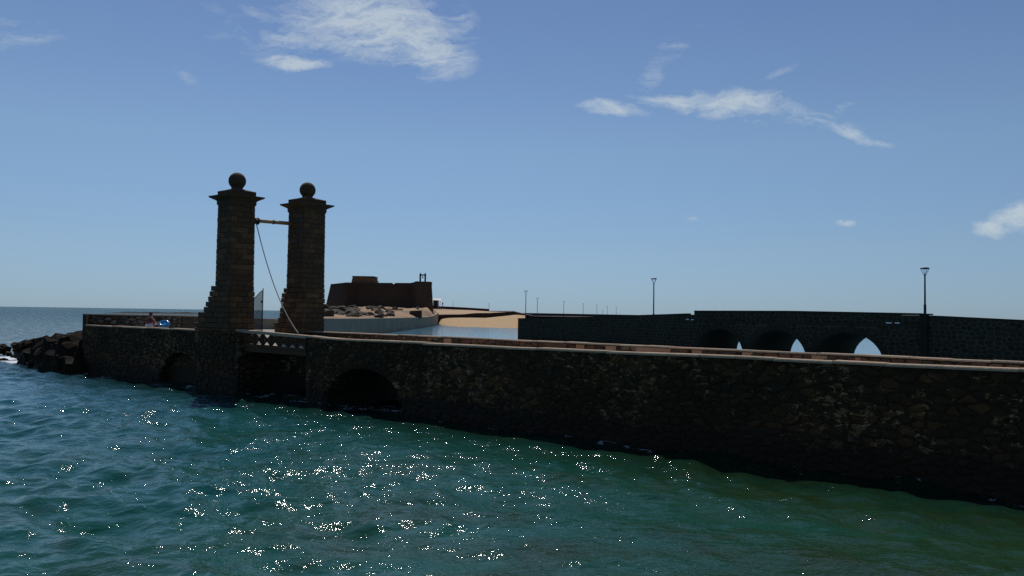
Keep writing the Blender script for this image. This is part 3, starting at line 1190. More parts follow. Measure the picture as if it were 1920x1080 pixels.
LP = (-13.83, 39.9)
RP = (-11.10, 43.0)
lp, LC, lhalf, n1 = pillar(LP, 10.87, 'left of the two tall square stone pillars, nearer, its foot in the water', 2.3, 31,
                           [(5.14, 0.28), (4.69, 0.50), (4.5, 0.72), (4.2, 0.85), (4.03, 1.1), (3.80, 1.45), (3.3, 1.75)], width=1.31)
rp, RC, rhalf, n2 = pillar(RP, 10.93, 'right of the two tall square stone pillars, farther, with a slot near its top', 2.3, 32,
                           [(5.10, 0.22), (4.7, 0.40), (4.2, 0.48), (3.7, 0.62), (3.3, 0.9), (2.9, 1.15)], slot=True)


def pier():
    """the foot of the left pillar down into the water"""
    cells = rubble(-0.98, 3.05, -0.4, 3.0, 0.42, 0.24, 77, jit=0.5, drop=0.28)
    f0 = -0.30

    def front(t, z, n):
        return NP(32.9 + t * 0.94, f0 - (2.4 - z) * 0.035 + n, z)
    # core
    m = MB()
    T0, T1 = 32.05, 35.75
    p = []
    for z, e in ((-1.5, 0.13), (2.32, 0.0)):
        for t, n in ((T0 - e, f0 - e + 0.006), (T1 + e, f0 - e + 0.006), (T1 + e, 0.1), (T0 - e, 0.1)):
            p.append(NP(t, n, z))
    m.hexa(p)
    o = m.build('pier_foot', M['mortar'], lp, tint=0.3)
    m = MB()
    m.hexa([NP(33.0, f0 + 0.04, 2.3), NP(36.0, f0 + 0.04, 2.3), NP(36.0, 1.0, 2.3), NP(33.0, 1.0, 2.3),
            NP(33.0, f0 + 0.06, 3.0), NP(35.9, f0 + 0.06, 3.0), NP(35.9, 1.0, 3.0), NP(33.0, 1.0, 3.0)])
    m.build('plinth', M['mortar'], lp, tint=0.3)
    lay_stones([[(a, min(b, 2.98)) for a, b in c] for c in cells], front, M['basalt'], lp, 'pier_stone', 'small_pier_stones', 0.018, 0.028, 78, limit=120)

    def side(t, z, n):     # face towards the drawbridge span, looking right
        return NP(T0 - 0.05 + n - (2.4 - z) * 0.03, t, z)
    cells = rubble(-0.28, 1.1, -0.4, 2.3, 0.5, 0.27, 79)
    lay_stones(cells, side, M['basalt'], lp, 'side_stone', 'small_side_stones', 0.018, 0.04, 80, limit=40)


pier()

# deck-end edge stones by the pier, beam, chain, gate
m = MB()
a = LC + N_ * 0.72 + U * 0.42 + ZUP * 8.60
b = RC - N_ * 0.68 + U * 0.42 + ZUP * 8.66
m.tube([a - N_ * 0.1, a.lerp(b, 0.5), b + N_ * 0.1], [0.10, 0.095, 0.10], 12)
beam = m.build('timber_beam', M['wood'], None, smooth=True)
tag(beam, 'round orange timber beam high up between the two gate pillars', 'beam')
m = MB()
for k in (0.28, 0.60):
    p = a.lerp(b, k)
    m.tube([p - N_ * 0.03, p + N_ * 0.03], 0.118, 12)
m.build('iron_band', M['iron'], beam)
pd = empty('iron_pulley', a + N_ * 0.62)
tag(pd, 'black iron pulley at the left end of the timber beam', 'pulley')
m = MB()
pc = a + N_ * 0.66
for s in (-0.1, 0.1):
    m.tube([pc + N_ * (s - 0.02), pc + N_ * (s + 0.02)], 0.19, 16)
m.build('flange', M['iron'], pd)
m = MB()
m.tube([pc - N_ * 0.09, pc + N_ * 0.09], 0.13, 12)
m.build('drum', M['iron'], pd)
# rope
A0 = pc + Vector((0.02, 0, -0.12))
B0 = NP(27.95, 0.15, interp(ZC, 27.95) + 0.02)
m = MB()
pts = []
for k in range(41):
    s = k / 40
    q = A0.lerp(B0, s)
    q.z -= 0.72 * 4 * s * (1 - s)
    pts.append(q)
m.tube(pts, 0.026, 6)
rope = m.build('drawbridge_rope', M['rope'], None, smooth=True)
tag(rope, 'thin grey rope hanging from the beam down to the balustrade', 'rope')


def iron_gate():
    h0 = Vector((GX(475.5, 41.2), 41.2, 0))
    h1 = Vector((GX(493.3, 42.4), 42.4, 0))
    d = (h1 - h0)
    L = d.length
    d.normalize()
    perp = Vector((-d.y, d.x, 0))
    root = empty('iron_gate', (h0.x, h0.y, DECK))
    tag(root, 'open black iron gate leaf with curved top behind the left pillar', 'gate')

    def top(s):
        return 4.62 + 0.40 * (1 - math.cos(math.pi * min(1, s * 1.05))) / 2 * 1.0
    n = 10
    for i in range(n):
        s = i / (n - 1)
        p = h0 + d * (L * s)
        r = 0.028 if i in (0, n - 1) else 0.019
        z1 = top(s) + (0.17 if i == n - 1 else 0.05)
        m = MB()
        m.tube([p + ZUP * (DECK + 0.08), p + ZUP * (z1 - 0.06), p + ZUP * z1], [r, r, 0.003], 6)
        m.build('bar', M['iron'], root)
    m = MB()
    m.tube([h0 + d * (L * k / 10) + ZUP * (top(k / 10)) for k in range(11)], 0.02, 6)
    m.build('top_rail', M['iron'], root)
    for z in (DECK + 0.15, DECK + 0.9):
        m = MB()
        m.tube([h0 + ZUP * z, h1 + ZUP * z], 0.018, 6)
        m.build('cross_rail', M['iron'], root)
    m = MB()
    m.box(h1 - d * 0.12 + ZUP * 4.45, (0.2, 0.05, 0.12), (d, perp, ZUP))
    m.build('lock', M['iron'], root)


iron_gate()

# ------------------------------------------------------------------ platform and its walls on the left


def wall_strip(pts, ztops, th, zbase, name, mat, parent, tint=0.4, cop=None, cop_h=0.07):
    """a wall along pts (outer/front line) with thickness th behind the left side of travel"""
    mb, cp = MB(), MB()
    P = [Vector((p[0], p[1], 0)) for p in pts]
    nrm = []
    for i in range(len(P)):
        d = (P[min(i + 1, len(P) - 1)] - P[max(i - 1, 0)]).normalized()
        nrm.append(Vector((-d.y, d.x, 0)))
    for i in range(len(P) - 1):
        a, b, na, nb = P[i], P[i + 1], nrm[i], nrm[i + 1]
        za, zb = ztops[i], ztops[i + 1]
        mb.hexa([a + ZUP * zbase, b + ZUP * zbase, b + nb * th + ZUP * zbase, a + na * th + ZUP * zbase,
                 a + ZUP * (za - cop_h), b + ZUP * (zb - cop_h), b + nb * th + ZUP * (zb - cop_h), a + na * th + ZUP * (za - cop_h)])
        if cop:
            cp.hexa([a - na * 0.04 + ZUP * (za - cop_h), b - nb * 0.04 + ZUP * (zb - cop_h), b + nb * (th + 0.04) + ZUP * (zb - cop_h), a + na * (th + 0.04) + ZUP * (za - cop_h),
                     a - na * 0.04 + ZUP * za, b - nb * 0.04 + ZUP * zb, b + nb * (th + 0.04) + ZUP * zb, a + na * (th + 0.04) + ZUP * za])
    mb.build(name, mat, parent, tint=tint)
    if cop:
        cp.build('coping', cop, parent, tint=0.5)


plat = empty('end_platform', (-24, 48, 0))
tag(plat, 'walled stone platform left of the gate pillars where bathers rest', 'platform')
EC = NP(TEND)
BK = [(EC.x - 0.35, EC.y + 0.15), (-26.9, 50.95), (-21.15, 51.3), (-22.6, 60.0), (-25.2, 72.0)]
mb = MB()
fl = [NP(33.5, 0.43), NP(TEND, 0.43), Vector((-26.9, 51, 0)), Vector((-21.2, 51.4, 0)), Vector((-25.2, 72, 0)), Vector((-20.5, 72, 0)), Vector((-10.2, 43.9, 0)), NP(33.5, 4.0)]
v = [(p.x, p.y, DECK + 0.002) for p in fl] + [(p.x, p.y, -1.5) for p in fl]
n = len(fl)
mb.add(v[:n], [tuple(range(n))])
mb.build('platform_floor', M['deck'], plat, tint=0.5)
mb = MB()
mb.add([(a, b, min(c, DECK - 0.02)) for a, b, c in v], [tuple(range(n))] + [(i, n + i, n + (i + 1) % n, (i + 1) % n) for i in range(n)])
mb.build('platform_base', M['basalt'], plat, tint=0.2)
# back wall, seen from the front over the parapet
mbk = MB()
wall_strip([(-27.15, 50.75), (-21.1, 51.3)], [3.62, 3.60], 0.45, -1.0, 'back_wall', M['mortar'], plat, 0.45, M['coping'])
wall_strip([(-21.05, 51.32), (-22.4, 60), (-25.2, 72)], [3.60, 3.5, 3.3], 0.5, -1.0, 'return_wall', M['basalt'], plat, 0.3, M['coping'])
wall_strip([(-25.6, 72.0), (-20.6, 72.0)], [3.28, 3.24], 0.5, -1.0, 'cross_wall', M['quay'], plat, 0.7, M['coping'])
# raised end wall at the corner
e0 = NP(TEND - 0.48, 0.0)
mb = MB()
mb.hexa([NP(TEND - 0.48, 0, -1), NP(TEND, 0, -1), Vector((-27.15, 51.0, -1)), Vector((-26.75, 50.75, -1)),
         NP(TEND - 0.48, 0, 3.58), NP(TEND, 0, 3.58), Vector((-27.15, 51.0, 3.58)), Vector((-26.75, 50.75, 3.58))])
mb.build('end_wall', M['basalt'], plat, tint=0.2)
# stones on the back wall
A3, d3 = Vector((-27.0, 50.76, 0)), Vector((6.05, 0.55, 0)).normalized()
n3 = Vector((-d3.y, d3.x, 0))


def surf3(t, z, n):
    return A3 + d3 * t + n3 * n + ZUP * z


lay_stones(rubble(0.2, 5.9, DECK, 3.5, 0.40, 0.22, 51), surf3, M['backwall'], plat, 'stone', 'small_stones', 0.03, 0.03, 52, limit=120)
# low ledge in front of the back wall
mb = MB()
mb.hexa([surf3(0.5, DECK, -0.55), surf3(6.0, DECK, -0.55), surf3(6.0, DECK, 0), surf3(0.5, DECK, 0), surf3(0.5, DECK + 0.35, -0.55), surf3(6.0, DECK + 0.35, -0.55), surf3(6.0, DECK + 0.35, 0), surf3(0.5, DECK + 0.35, 0)])
mb.build('ledge', M['deck'], plat, tint=0.3)

# ------------------------------------------------------------------ boulders


def boulder_mesh(seed, mat, sub=2):
    bm = bmesh.new()
    bmesh.ops.create_icosphere(bm, subdivisions=sub, radius=1.0)
    off = Vector((seed * 3.1, seed * 7.7, seed * 1.3))
    for v in bm.verts:
        n = mnoise.fractal(v.co * 1.1 + off, 0.8, 2.1, 6)
        n2 = mnoise.cell(v.co * 1.7 + off)
        v.co *= 1 + 0.42 * n + 0.12 * (n2 - 0.5)
        v.co.z *= 0.8
    me = bpy.data.meshes.new('boulder')
    bm.to_mesh(me)
    bm.free()
    me.materials.append(mat)
    a = me.attributes.new('tint', 'FLOAT', 'POINT')
    a.data.foreach_set('value', [random.random()] * len(me.vertices))
    return me


BM = [boulder_mesh(k, M['rock'], 3) for k in range(8)]
IM = [boulder_mesh(k + 20, M['island_rock']) for k in range(8)]


def place_rock(me, loc, s, label, group, cat='boulder', name='boulder'):
    o = bpy.data.objects.new(name, me)
    COL.objects.link(o)
    o.location = loc
    o.scale = (s[0], s[1], s[2])
    o.rotation_euler = (random.uniform(-0.4, 0.4), random.uniform(-0.4, 0.4), random.uniform(0, 6.28))
    tag(o, label, cat, group)
    return o


def spit():
    rnd = random.Random(9)
    ridge = [(Vector((-27.8, 51.2, 0)), 2.25, 1.3), (Vector((-30.6, 55.2, 0)), 2.15, 1.5), (Vector((-33.9, 59.6, 0)), 1.75, 1.6), (Vector((-36.3, 63.2, 0)), 0.9, 1.6), (Vector((-38.6, 66.0, 0)), 0.4, 1.5)]
    # core of big lumps
    core = MB()
    for i in range(46):
        s = i / 45 * (len(ridge) - 1)
        k = min(int(s), len(ridge) - 2)
        q = s - k
        c = ridge[k][0].lerp(ridge[k + 1][0], q)
        h = ridge[k][1] * (1 - q) + ridge[k + 1][1] * q
        me = BM[i % 8]
        r = 1.0
        p0 = c + Vector((rnd.uniform(-0.9, 0.9), rnd.uniform(-0.9, 0.9), 0))
        rot = Matrix.Rotation(rnd.uniform(0, 6.28), 3, 'Z')
        vs = [p0 + rot @ Vector((v.co.x * 1.5, v.co.y * 1.5, v.co.z * (h * 1.0) / 0.85)) + ZUP * (-0.15) for v in me.vertices]
        core.add(vs, [tuple(p.vertices) for p in me.polygons])
    o = core.build('rock_spit', M['rock'], None, tint=0.2)
    tag(o, 'dark rocky spit running into the sea from the platform', kind='structure')
    for i in range(120):
        s = rnd.random() ** 0.9 * (len(ridge) - 1)
        k = min(int(s), len(ridge) - 2)
        q = s - k
        c = ridge[k][0].lerp(ridge[k + 1][0], q)
        h = ridge[k][1] * (1 - q) + ridge[k + 1][1] * q
        d = (ridge[k + 1][0] - ridge[k][0]).normalized()
        p = Vector((d.y, -d.x, 0))
        side = rnd.uniform(-1, 1)
        r = rnd.uniform(0.28, 0.55)
        z = -0.5 + (h + 0.15) * max(0, 1 - abs(side) ** 2.2)
        pt = c + p * (side * 2.1)
        place_rock(rnd.choice(BM), (pt.x, pt.y, z), (r * rnd.uniform(0.8, 1.3), r, r * rnd.uniform(0.7, 1.0)),
                   'dark boulder in the rock heap at the left end of the bridge', 'boulders heaped on the spit')
    spec = [
        (45, 652, 60.5, 0.75, 'rounded dark boulder at the outer tip of the spit with a pointed top'),
        (68, 645, 60.0, 0.6, 'dark boulder leaning on the heap just right of the tip boulder'),
        (8, 655, 66.0, 0.62, 'dark rock cut by the left edge of the picture above the foam'),
        (-14, 652, 66.5, 0.8, 'dark rock just outside the left edge beside the foam'),
        (10, 678, 59.2, 0.42, 'low black rock in front of the foam at the left edge'),
        (40, 664, 63.5, 0.35, 'flat wet rock in the foam below the tip boulder'),
        (22, 664, 65.0, 0.3, 'small wet rock in the foam between two larger ones'),
        (58, 662, 61.0, 0.4, 'wet grey rock at the waterline under the spit'),
        (52, 671, 60.0, 0.3, 'small rock at the edge of the foam'),
    ]
    for x, y, D, r, lab in spec:
        z = GZ(x, y, D)
        place_rock(BM[rnd.randrange(8)], (GX(x, D), D, max(-0.1, z)), (r, r, r * 0.85), lab, 'boulders off the spit')


spit()

# stones lying at the wall foot in the water
rnd = random.Random(4)
for x, y, lab in ((95, 686, 'first pale wet stone at the foot of the left wall'), (108, 689, 'second pale wet stone at the foot of the left wall'), (165, 698, 'pale wet stone right of the spit at the wall foot')):
    D = 4.0 / ((y - hor(x)) / F)
    place_rock(IM[rnd.randrange(8)], (GX(x, D), D, 0.02), (0.22, 0.16, 0.12), lab, 'stones at the wall foot', 'stone', 'shore_stone')

# ------------------------------------------------------------------ causeway wall to the castle, island, castle
cw = empty('causeway_wall', (-24, 150, 0))
tag(cw, 'long curving grey plastered quay wall below the castle', 'wall')
cwp = [(-20.5, 72.0), (-23.0, 95), (-24.1, 112), (-24.4, 130), (-24.3, 150), (-23.9, 185), (-23.6, 222), (-24.0, 245), (-24.7, 262), (-26.3, 285), (-28.8, 315), (-32.0, 345)]
cwz = [3.2, 3.15, 3.0, 2.9, 2.85, 2.78, 2.78, 3.05, 3.5, 3.9, 4.2, 4.4]
wall_strip(cwp, cwz, 0.8, -1.0, 'quay_face', M['quay'], cw, 0.5, M['coping'], 0.12)


def island_z(x, y):
    xr = interp([(p[1], p[0]) for p in cwp], y) - 0.4
    zr = interp([(p[1], z) for p, z in zip(cwp, cwz)], y) - 0.12
    xl = interp([(72, -26), (100, -28), (130, -37), (200, -55), (250, -66), (370, -84)], y)
    inland = min(1, max(0, (xr - x) / interp([(72, 9), (180, 8), (225, 2.0), (370, 2.0)], y)))
    edge = min(1, max(0, (x - xl + 3) / 7.0))
    rise = interp([(72, 0), (130, 0.1), (175, 1.0), (225, 2.0), (250, 2.3), (262, 2.0), (290, 1.6), (370, 1.6)], y)
    z = zr + rise * (inland ** 0.7)
    z += 0.55 * mnoise.fractal(Vector((x * 0.2, y * 0.15, 1.0)), 1, 2, 5) * inland
    return z * edge ** 0.6 - 1.5 * (1 - edge)


def island():
    ys = np.concatenate([np.arange(72, 130, 4.0), np.arange(130, 370, 2.5)])
    v, f = [], []
    nx = 46
    for y in ys:
        xr = interp([(p[1], p[0]) for p in cwp], y) - 0.4
        zr = interp([(p[1], z) for p, z in zip(cwp, cwz)], y) - 0.12
        xl = interp([(72, -26), (100, -28), (130, -37), (200, -55), (250, -66), (370, -84)], y)
        for i in range(nx):
            s = i / (nx - 1)
            x = xr + (xl - 4 - xr) * s
            z = island_z(x, y)
            v.append((x, y, z))
    for j in range(len(ys) - 1):
        for i in range(nx - 1):
            f.append((j * nx + i, (j + 1) * nx + i, (j + 1) * nx + i + 1, j * nx + i + 1))
    o = mk('island_ground', v, f, M['sandy'], None, smooth=True, tint=0.4)
    tag(o, 'stony sandy island ground below the castle', kind='structure')
    # rocks
    rnd = random.Random(14)
    for k in range(135):
        if k < 75:
            px, DD = rnd.uniform(606, 668), rnd.uniform(140, 240)
        elif k < 100:
            px, DD = rnd.uniform(665, 720), rnd.uniform(150, 235)
        else:
            px, DD = rnd.uniform(700, 800), rnd.uniform(175, 240)
        x = GX(px, DD)
        xr = interp([(p[1], p[0]) for p in cwp], DD)
        if x > xr - 1.6:
            continue
        r = rnd.uniform(0.35, 1.0) * (1.35 if k < 75 else 1.0)
        place_rock(rnd.choice(IM), (x, DD, island_z(x, DD) + 0.12 * r), (r * 1.25, r, r * 0.75),
                   'brown rock on the sandy slope below the castle', 'rocks scattered below the castle', 'rock', 'slope_rock')


island()


def castle():
    D0 = 262.0
    k = D0 / F
    root = empty('castle', (GX(712, D0), D0, 5.2))
    tag(root, 'low brown stone fort with sloping walls, watchroom and small bell arch', 'castle')

    def P(x, y, D=D0):
        return Vector((GX(x, D), D, GZ(x, y, D)))
    cx = GX(712, D0)
    # plan with pointed corner bastions; each corner: (x px at base, x px at top, depth offset base, batter)
    foot = [(608, 0), (652, -6.0), (668, -1.5), (770, -1.5), (786, -6.0), (814, 0)]
    bz = 4.4
    front_b = [(GX(x, D0), D0 + d) for x, d in foot]
    top = [(618, 1.2), (655, -4.4), (670, 0.0), (769, 0.0), (784, -4.4), (808.5, 1.2)]
    front_t = [(GX(x, D0), D0 + d) for x, d in top]
    yb = [532.5, 530.5, 530, 530.5, 529, 528.5]
    ztf = [GZ(x, y, D0) for (x, _), y in zip(top, yb)]
    back_b = [(GX(786, D0), D0 + 36), (GX(817, D0) - 0.5, D0 + 30)]
    mb = MB()
    bot = front_b + [(GX(803, D0 + 30), D0 + 30), (GX(770, D0), D0 + 26), (GX(668, D0), D0 + 26), (front_b[0][0] - 0.4, D0 + 30)]
    tp = front_t + [(GX(799, D0 + 28), D0 + 28.5), (GX(769, D0), D0 + 24.5), (GX(670, D0), D0 + 24.5), (front_t[0][0] - 0.2, D0 + 28.5)]
    zt = ztf + [ztf[-1]] * 2 + [ztf[0]] * 2
    n = len(bot)
    v = [(x, y, bz - 1.6) for x, y in bot] + [(x, y, z - 0.35) for (x, y), z in zip(tp, zt)]
    f = [tuple(range(n, 2 * n))] + [(i, (i + 1) % n, n + (i + 1) % n, n + i) for i in range(n)]
    mb.add(v, f)
    mb.build('bastion_walls', M['castle'], root, tint=0.3)
    # parapet around the roof, in lengths with an embrasure gap
    def par(i, s0, s1, extra=0.0):
        a = Vector((tp[i][0], tp[i][1], zt[i]))
        b = Vector((tp[(i + 1) % n][0], tp[(i + 1) % n][1], zt[(i + 1) % n]))
        p, q = a.lerp(b, s0), a.lerp(b, s1)
        d = (q - p)
        d.z = 0
        d.normalize()
        nn = Vector((-d.y, d.x, 0))
        m = MB()
        o = [p, q, q + nn * 0.8, p + nn * 0.8]
        m.hexa([Vector((x.x, x.y, x.z - 0.35)) for x in o] + [Vector((x.x, x.y, x.z + extra)) for x in o])
        m.build('parapet', M['castle'], root, tint=0.35)
    par(0, 0, 1)
    par(1, 0, 1)
    par(2, 0, 0.66)
    par(2, 0.71, 1)
    par(3, 0, 1, 0.0)
    par(4, 0, 1, 0.1)
    for i in range(5, n):
        par(i, 0, 1)
    # watchroom
    m = MB()
    x0, x1 = GX(655.5, D0), GX(699, D0)
    x0t, x1t = GX(659.5, D0), GX(698.5, D0)
    zb_, zt_ = GZ(680, 533.5, D0), GZ(680, 518.5, D0)
    y0 = D0 + 0.9
    m.hexa([(x0, y0, zb_ - 1), (x1, y0, zb_ - 1), (x1, y0 + 9, zb_ - 1), (x0, y0 + 9, zb_ - 1),
            (x0t, y0 + 0.3, zt_ + 0.1), (x1t, y0 + 0.3, zt_ - 0.12), (x1t, y0 + 8.6, zt_ - 0.12), (x0t, y0 + 8.6, zt_ + 0.1)])
    m.build('watchroom', M['castle_light'], root, tint=0.5)
    m = MB()
    m.box(((x0t + x1t) / 2, y0 + 4.4, zt_ + 0.1), (x1t - x0t + 0.4, 8.8, 0.2))
    m.build('watchroom_roof', M['castle'], root, tint=0.4)
    # bell arch
    ba = []
    for x in (786.2, 795.6):
        m = MB()
        m.box((GX(x, D0), D0 + 2.2, GZ(x, 521.5, D0)), (0.48, 0.7, 17 * k))
        m.build('bell_post', M['castle'], root, tint=0.1)
        m = MB()
        m.lathe([(0.16, 0), (0.2, 0.12), (0.05, 0.5), (0.001, 0.62)], (GX(x, D0), D0 + 2.2, GZ(x, 514, D0) + 0.1), 8)
        m.build('finial', M['castle'], root, tint=0.1)
    m = MB()
    m.box((GX(790.9, D0), D0 + 2.2, GZ(790, 515, D0)), (12.2 * k, 0.7, 0.42))
    m.build('bell_lintel', M['castle'], root, tint=0.1)
    m = MB()
    m.lathe([(0.06, 0.5), (0.16, 0.45), (0.22, 0.2), (0.34, 0.0), (0.3, 0.0)], (GX(790.9, D0), D0 + 2.2, GZ(790, 520.6, D0)), 12)
    m.build('bell', M['bell'], root, smooth=True)
    m = MB()
    m.box((GX(793, D0), D0 + 2.4, GZ(793, 530.2, D0) - 0.2), (30 * k, 2.0, 0.9))
    m.build('bell_plinth', M['castle'], root, tint=0.3)
    # flagless short mast
    m = MB()
    m.tube([(GX(706, D0), D0 + 3, GZ(706, 532, D0)), (GX(706, D0), D0 + 3, GZ(706, 526, D0))], 0.12, 6)
    m.build('mast_stub', M['iron'], root)


castle()

# small hut block on the slope
m = MB()
D = 205.0
m.hexa([(GX(768, D), D, 2.5), (GX(790, D), D, 2.5), (GX(790, D), D + 2.5, 2.5), (GX(768, D), D + 2.5, 2.5),
        (GX(769, D), D, GZ(770, 583, D)), (GX(790, D), D, GZ(790, 582, D)), (GX(790, D), D + 2.5, GZ(790, 582, D)), (GX(769, D), D + 2.5, GZ(770, 583, D))])
o = m.build('stone_bunker', M['castle'], None, tint=0.1)
tag(o, 'small dark stone block on the sand below the fort bell arch', 'bunker')

# ------------------------------------------------------------------ beach and promenade behind


def beach():
    v, f = [], []
    xs = np.linspace(-34, 5, 50)
    shore = [(-34, 330), (-28, 310), (-26.5, 296), (-24, 275), (-20, 248), (-15, 232), (0, 226), (20, 224), (130, 224)]
    for x in xs:
        y0 = interp(shore, x)
        for j in range(16):
            s = j / 15
            y = y0 - 6 + (312 - y0 + 6) * s
            if y0 > 300:
                y = y0 + s * 10
            z = -0.35 + (interp([(-30, 2.4), (-10, 2.5), (-2, 3.4), (2, 4.0), (8, 4.1), (130, 4.0)], x) + 0.35) * s ** 0.9
            z += 0.06 * mnoise.noise(Vector((x * 0.1, y * 0.1, 0)))
            v.append((x, y, z))
    n = 16
    for i in range(len(xs) - 1):
        for j in range(n - 1):
            f.append((i * n + j, (i + 1) * n + j, (i + 1) * n + j + 1, i * n + j + 1))
    o = mk('beach', v, f, M['beach'], None, smooth=True, tint=0.5)
    tag(o, 'golden sand beach beyond the lagoon', kind='structure')
    # land behind
    D = 345
    v = [(-38, 309, 3.0), (-1, 309, 4.4), (200, 309, 3.2), (200, 700, 3.2), (-2, 700, 4.2), (-45, 700, 3.6), (-45, 330, 5.4)]
    v = []
    f = []
    xs = np.linspace(-46, 4, 50)
    for x in xs:
        for j in range(14):
            y = 308.5 + (700 - 308.5) * (j / 13) ** 2
            zf = interp([(-46, 3.6), (-27, 3.3), (-2, 4.6), (4, 4.3), (30, 3.3), (200, 3.3)], x)
            zb = interp([(-46, 6.3), (-30, 6.0), (-12, 5.2), (-4, 4.8), (4, 4.5), (60, 3.6), (200, 3.4)], x)
            s = min(1, (y - 308.5) / 28)
            v.append((x, y, zf + (zb - zf) * s + 0.35 * mnoise.noise(Vector((x * 0.13, y * 0.1, 3))) * (1 if x < -6 else 0.2)))
    for i in range(len(xs) - 1):
        for j in range(13):
            f.append((i * 14 + j, (i + 1) * 14 + j, (i + 1) * 14 + j + 1, i * 14 + j + 1))
    o = mk('shore_ground', v, f, M['sandy'], None, smooth=True, tint=0.9)
    tag(o, 'sandy ground behind the beach', kind='structure')


beach()
o = mk('harbour_ground', [(3.5, 296, 3.25), (210, 296, 3.1), (230, 720, 3.4), (3.5, 720, 3.5)], [(0, 1, 2, 3)], M['dark_wall'], None, tint=0.3)
tag(o, 'dark flat harbour ground behind the far bridge', kind='structure')
w = empty('lower_promenade_wall', (-12, 310, 2))
tag(w, 'dark low wall rising to the right directly behind the golden beach', 'wall')
lw = [(-28.5, 306), (-24, 307.5), (-17, 308), (-8, 308.2), (-0.8, 308.4), (0.6, 308.0), (5, 300), (7.5, 292)]
lz = [3.1, 3.3, 3.7, 4.2, 4.75, 5.0, 4.0, 3.5]
wall_strip(lw, lz, 0.8, 0.5, 'wall_face', M['dark_wall'], w, 0.3, M['road'], 0.12)
w = empty('upper_promenade_wall', (-20, 342, 5))
tag(w, 'dark parapet on the skyline right of the fort, above the sand bank', 'wall')
wall_strip([(-34, 338), (-31.5, 340), (-20, 341), (-9.6, 342)], [6.9, 6.85, 6.45, 5.95], 0.7, 3.0, 'wall_face', M['dark_wall'], w, 0.1, None, 0.0)
# sunlit gap under the wall is ground; grey road strip to its right
m = MB()
m.hexa([(-9.6, 331, 3.8), (1.5, 331, 3.8), (1.5, 346, 3.8), (-9.6, 346, 3.8), (-9.6, 331, 4.95), (1.5, 331, 4.95), (1.5, 346, 5.25), (-9.6, 346, 5.25)])
o = m.build('promenade_road', M['road'], None, tint=0.3)
tag(o, 'grey raised road between the two promenade walls', kind='structure')

# kiosk
kz = 6.0
ko = empty('beach_kiosk', (GX(819, 338), 338, kz))
tag(ko, 'tiny kiosk with a white awning at the right foot of the fort', 'kiosk')
m = MB()
m.box((GX(818, 338), 338, kz + 1.7), (2.2, 2.0, 3.4))
m.build('booth', M['dark_wall'], ko, tint=0.2)
m = MB()
m.add([(GX(812, 338), 336.2, 9.30), (GX(827.5, 338), 336.2, 9.20), (GX(827, 338), 338.2, 10.05), (GX(813, 338), 338.2, 10.1), (GX(812, 338), 340.2, 9.3), (GX(827.5, 338), 340.2, 9.2)],
      [(0, 1, 2, 3), (3, 2, 5, 4)])
m.build('awning', M['canvas'], ko)
for x in (822, 826):
    m = MB()
    m.tube([(GX(x, 337), 336.6, kz), (GX(x, 337), 336.6, 9.4)], 0.07, 6)
    m.build('awning_post', M['white_canvas'], ko)

# distant breakwater
m = MB()
m.hexa([(8, 395, -1), (95, 460, -1), (90, 470, -1), (4, 405, -1), (8, 396, 4.55), (95, 461, 4.35), (90, 468, 4.35), (4, 404, 4.55)])
o = m.build('distant_breakwater', M['dark_wall'], None, tint=0.4)
tag(o, 'thin dark breakwater line on the skyline above the far bridge', 'breakwater')

# reef on the left
v, f = [], []
nn_ = 60
for i in range(nn_):
    s = i / (nn_ - 1)
    x = -322 + 88 * s
    h = 1.9 * math.sin(math.pi * s) ** 0.5 * (0.75 + 0.35 * mnoise.noise(Vector((x * 0.06, 0, 0)))) + 0.0
    for (dy, k) in ((-16, -0.5), (-6, 0.7), (0, 1.0), (10, 0.8), (24, -0.5)):
        v.append((x, 640 + dy, h * k if k > 0 else -0.6))
for i in range(nn_ - 1):
    for j in range(4):
        f.append((i * 5 + j, (i + 1) * 5 + j, (i + 1) * 5 + j + 1, i * 5 + j + 1))
o = mk('low_reef', v, f, M['rock'], None, tint=0.1)
tag(o, 'low dark reef on the sea behind the left platform', kind='structure')

# ------------------------------------------------------------------ the far bridge
fb = empty('far_bridge', (20, 80, 0))
tag(fb, 'second dark stone bridge with three low arches behind the first, on the right', 'bridge')
Q0 = Vector((33.0, 66.6, 0))
UF = Vector((-0.578, 0.816, 0)).normalized()
NF = Vector((0.816, 0.578, 0)).normalized()


def FP(t, n=0.0, z=0.0):
    return Q0 + UF * t + NF * n + ZUP * z


def ft(px):
    k = (px - 960) / F
    return (Q0.x - k * Q0.y) / (k * UF.y - UF.x)


T_END = ft(972)
ARCH = []
for a, b in ((1524, 1657), (1406, 1512), (1306, 1394)):
    ARCH.append((ft(b), ft(a)))
ZF = [(-40, 3.9), (ft(1920), 4.10), (ft(1740), 4.38), (ft(1300), 4.36), (ft(1226), 4.16), (ft(1100), 3.78), (T_END, 3.40)]


def far_open(t):
    for a, b in ARCH:
        if a < t < b:
            c, r = (a + b) / 2, (b - a) / 2
            return 2.78 * math.sqrt(max(0, 1 - ((t - c) / r) ** 2)) ** 0.95
    return None


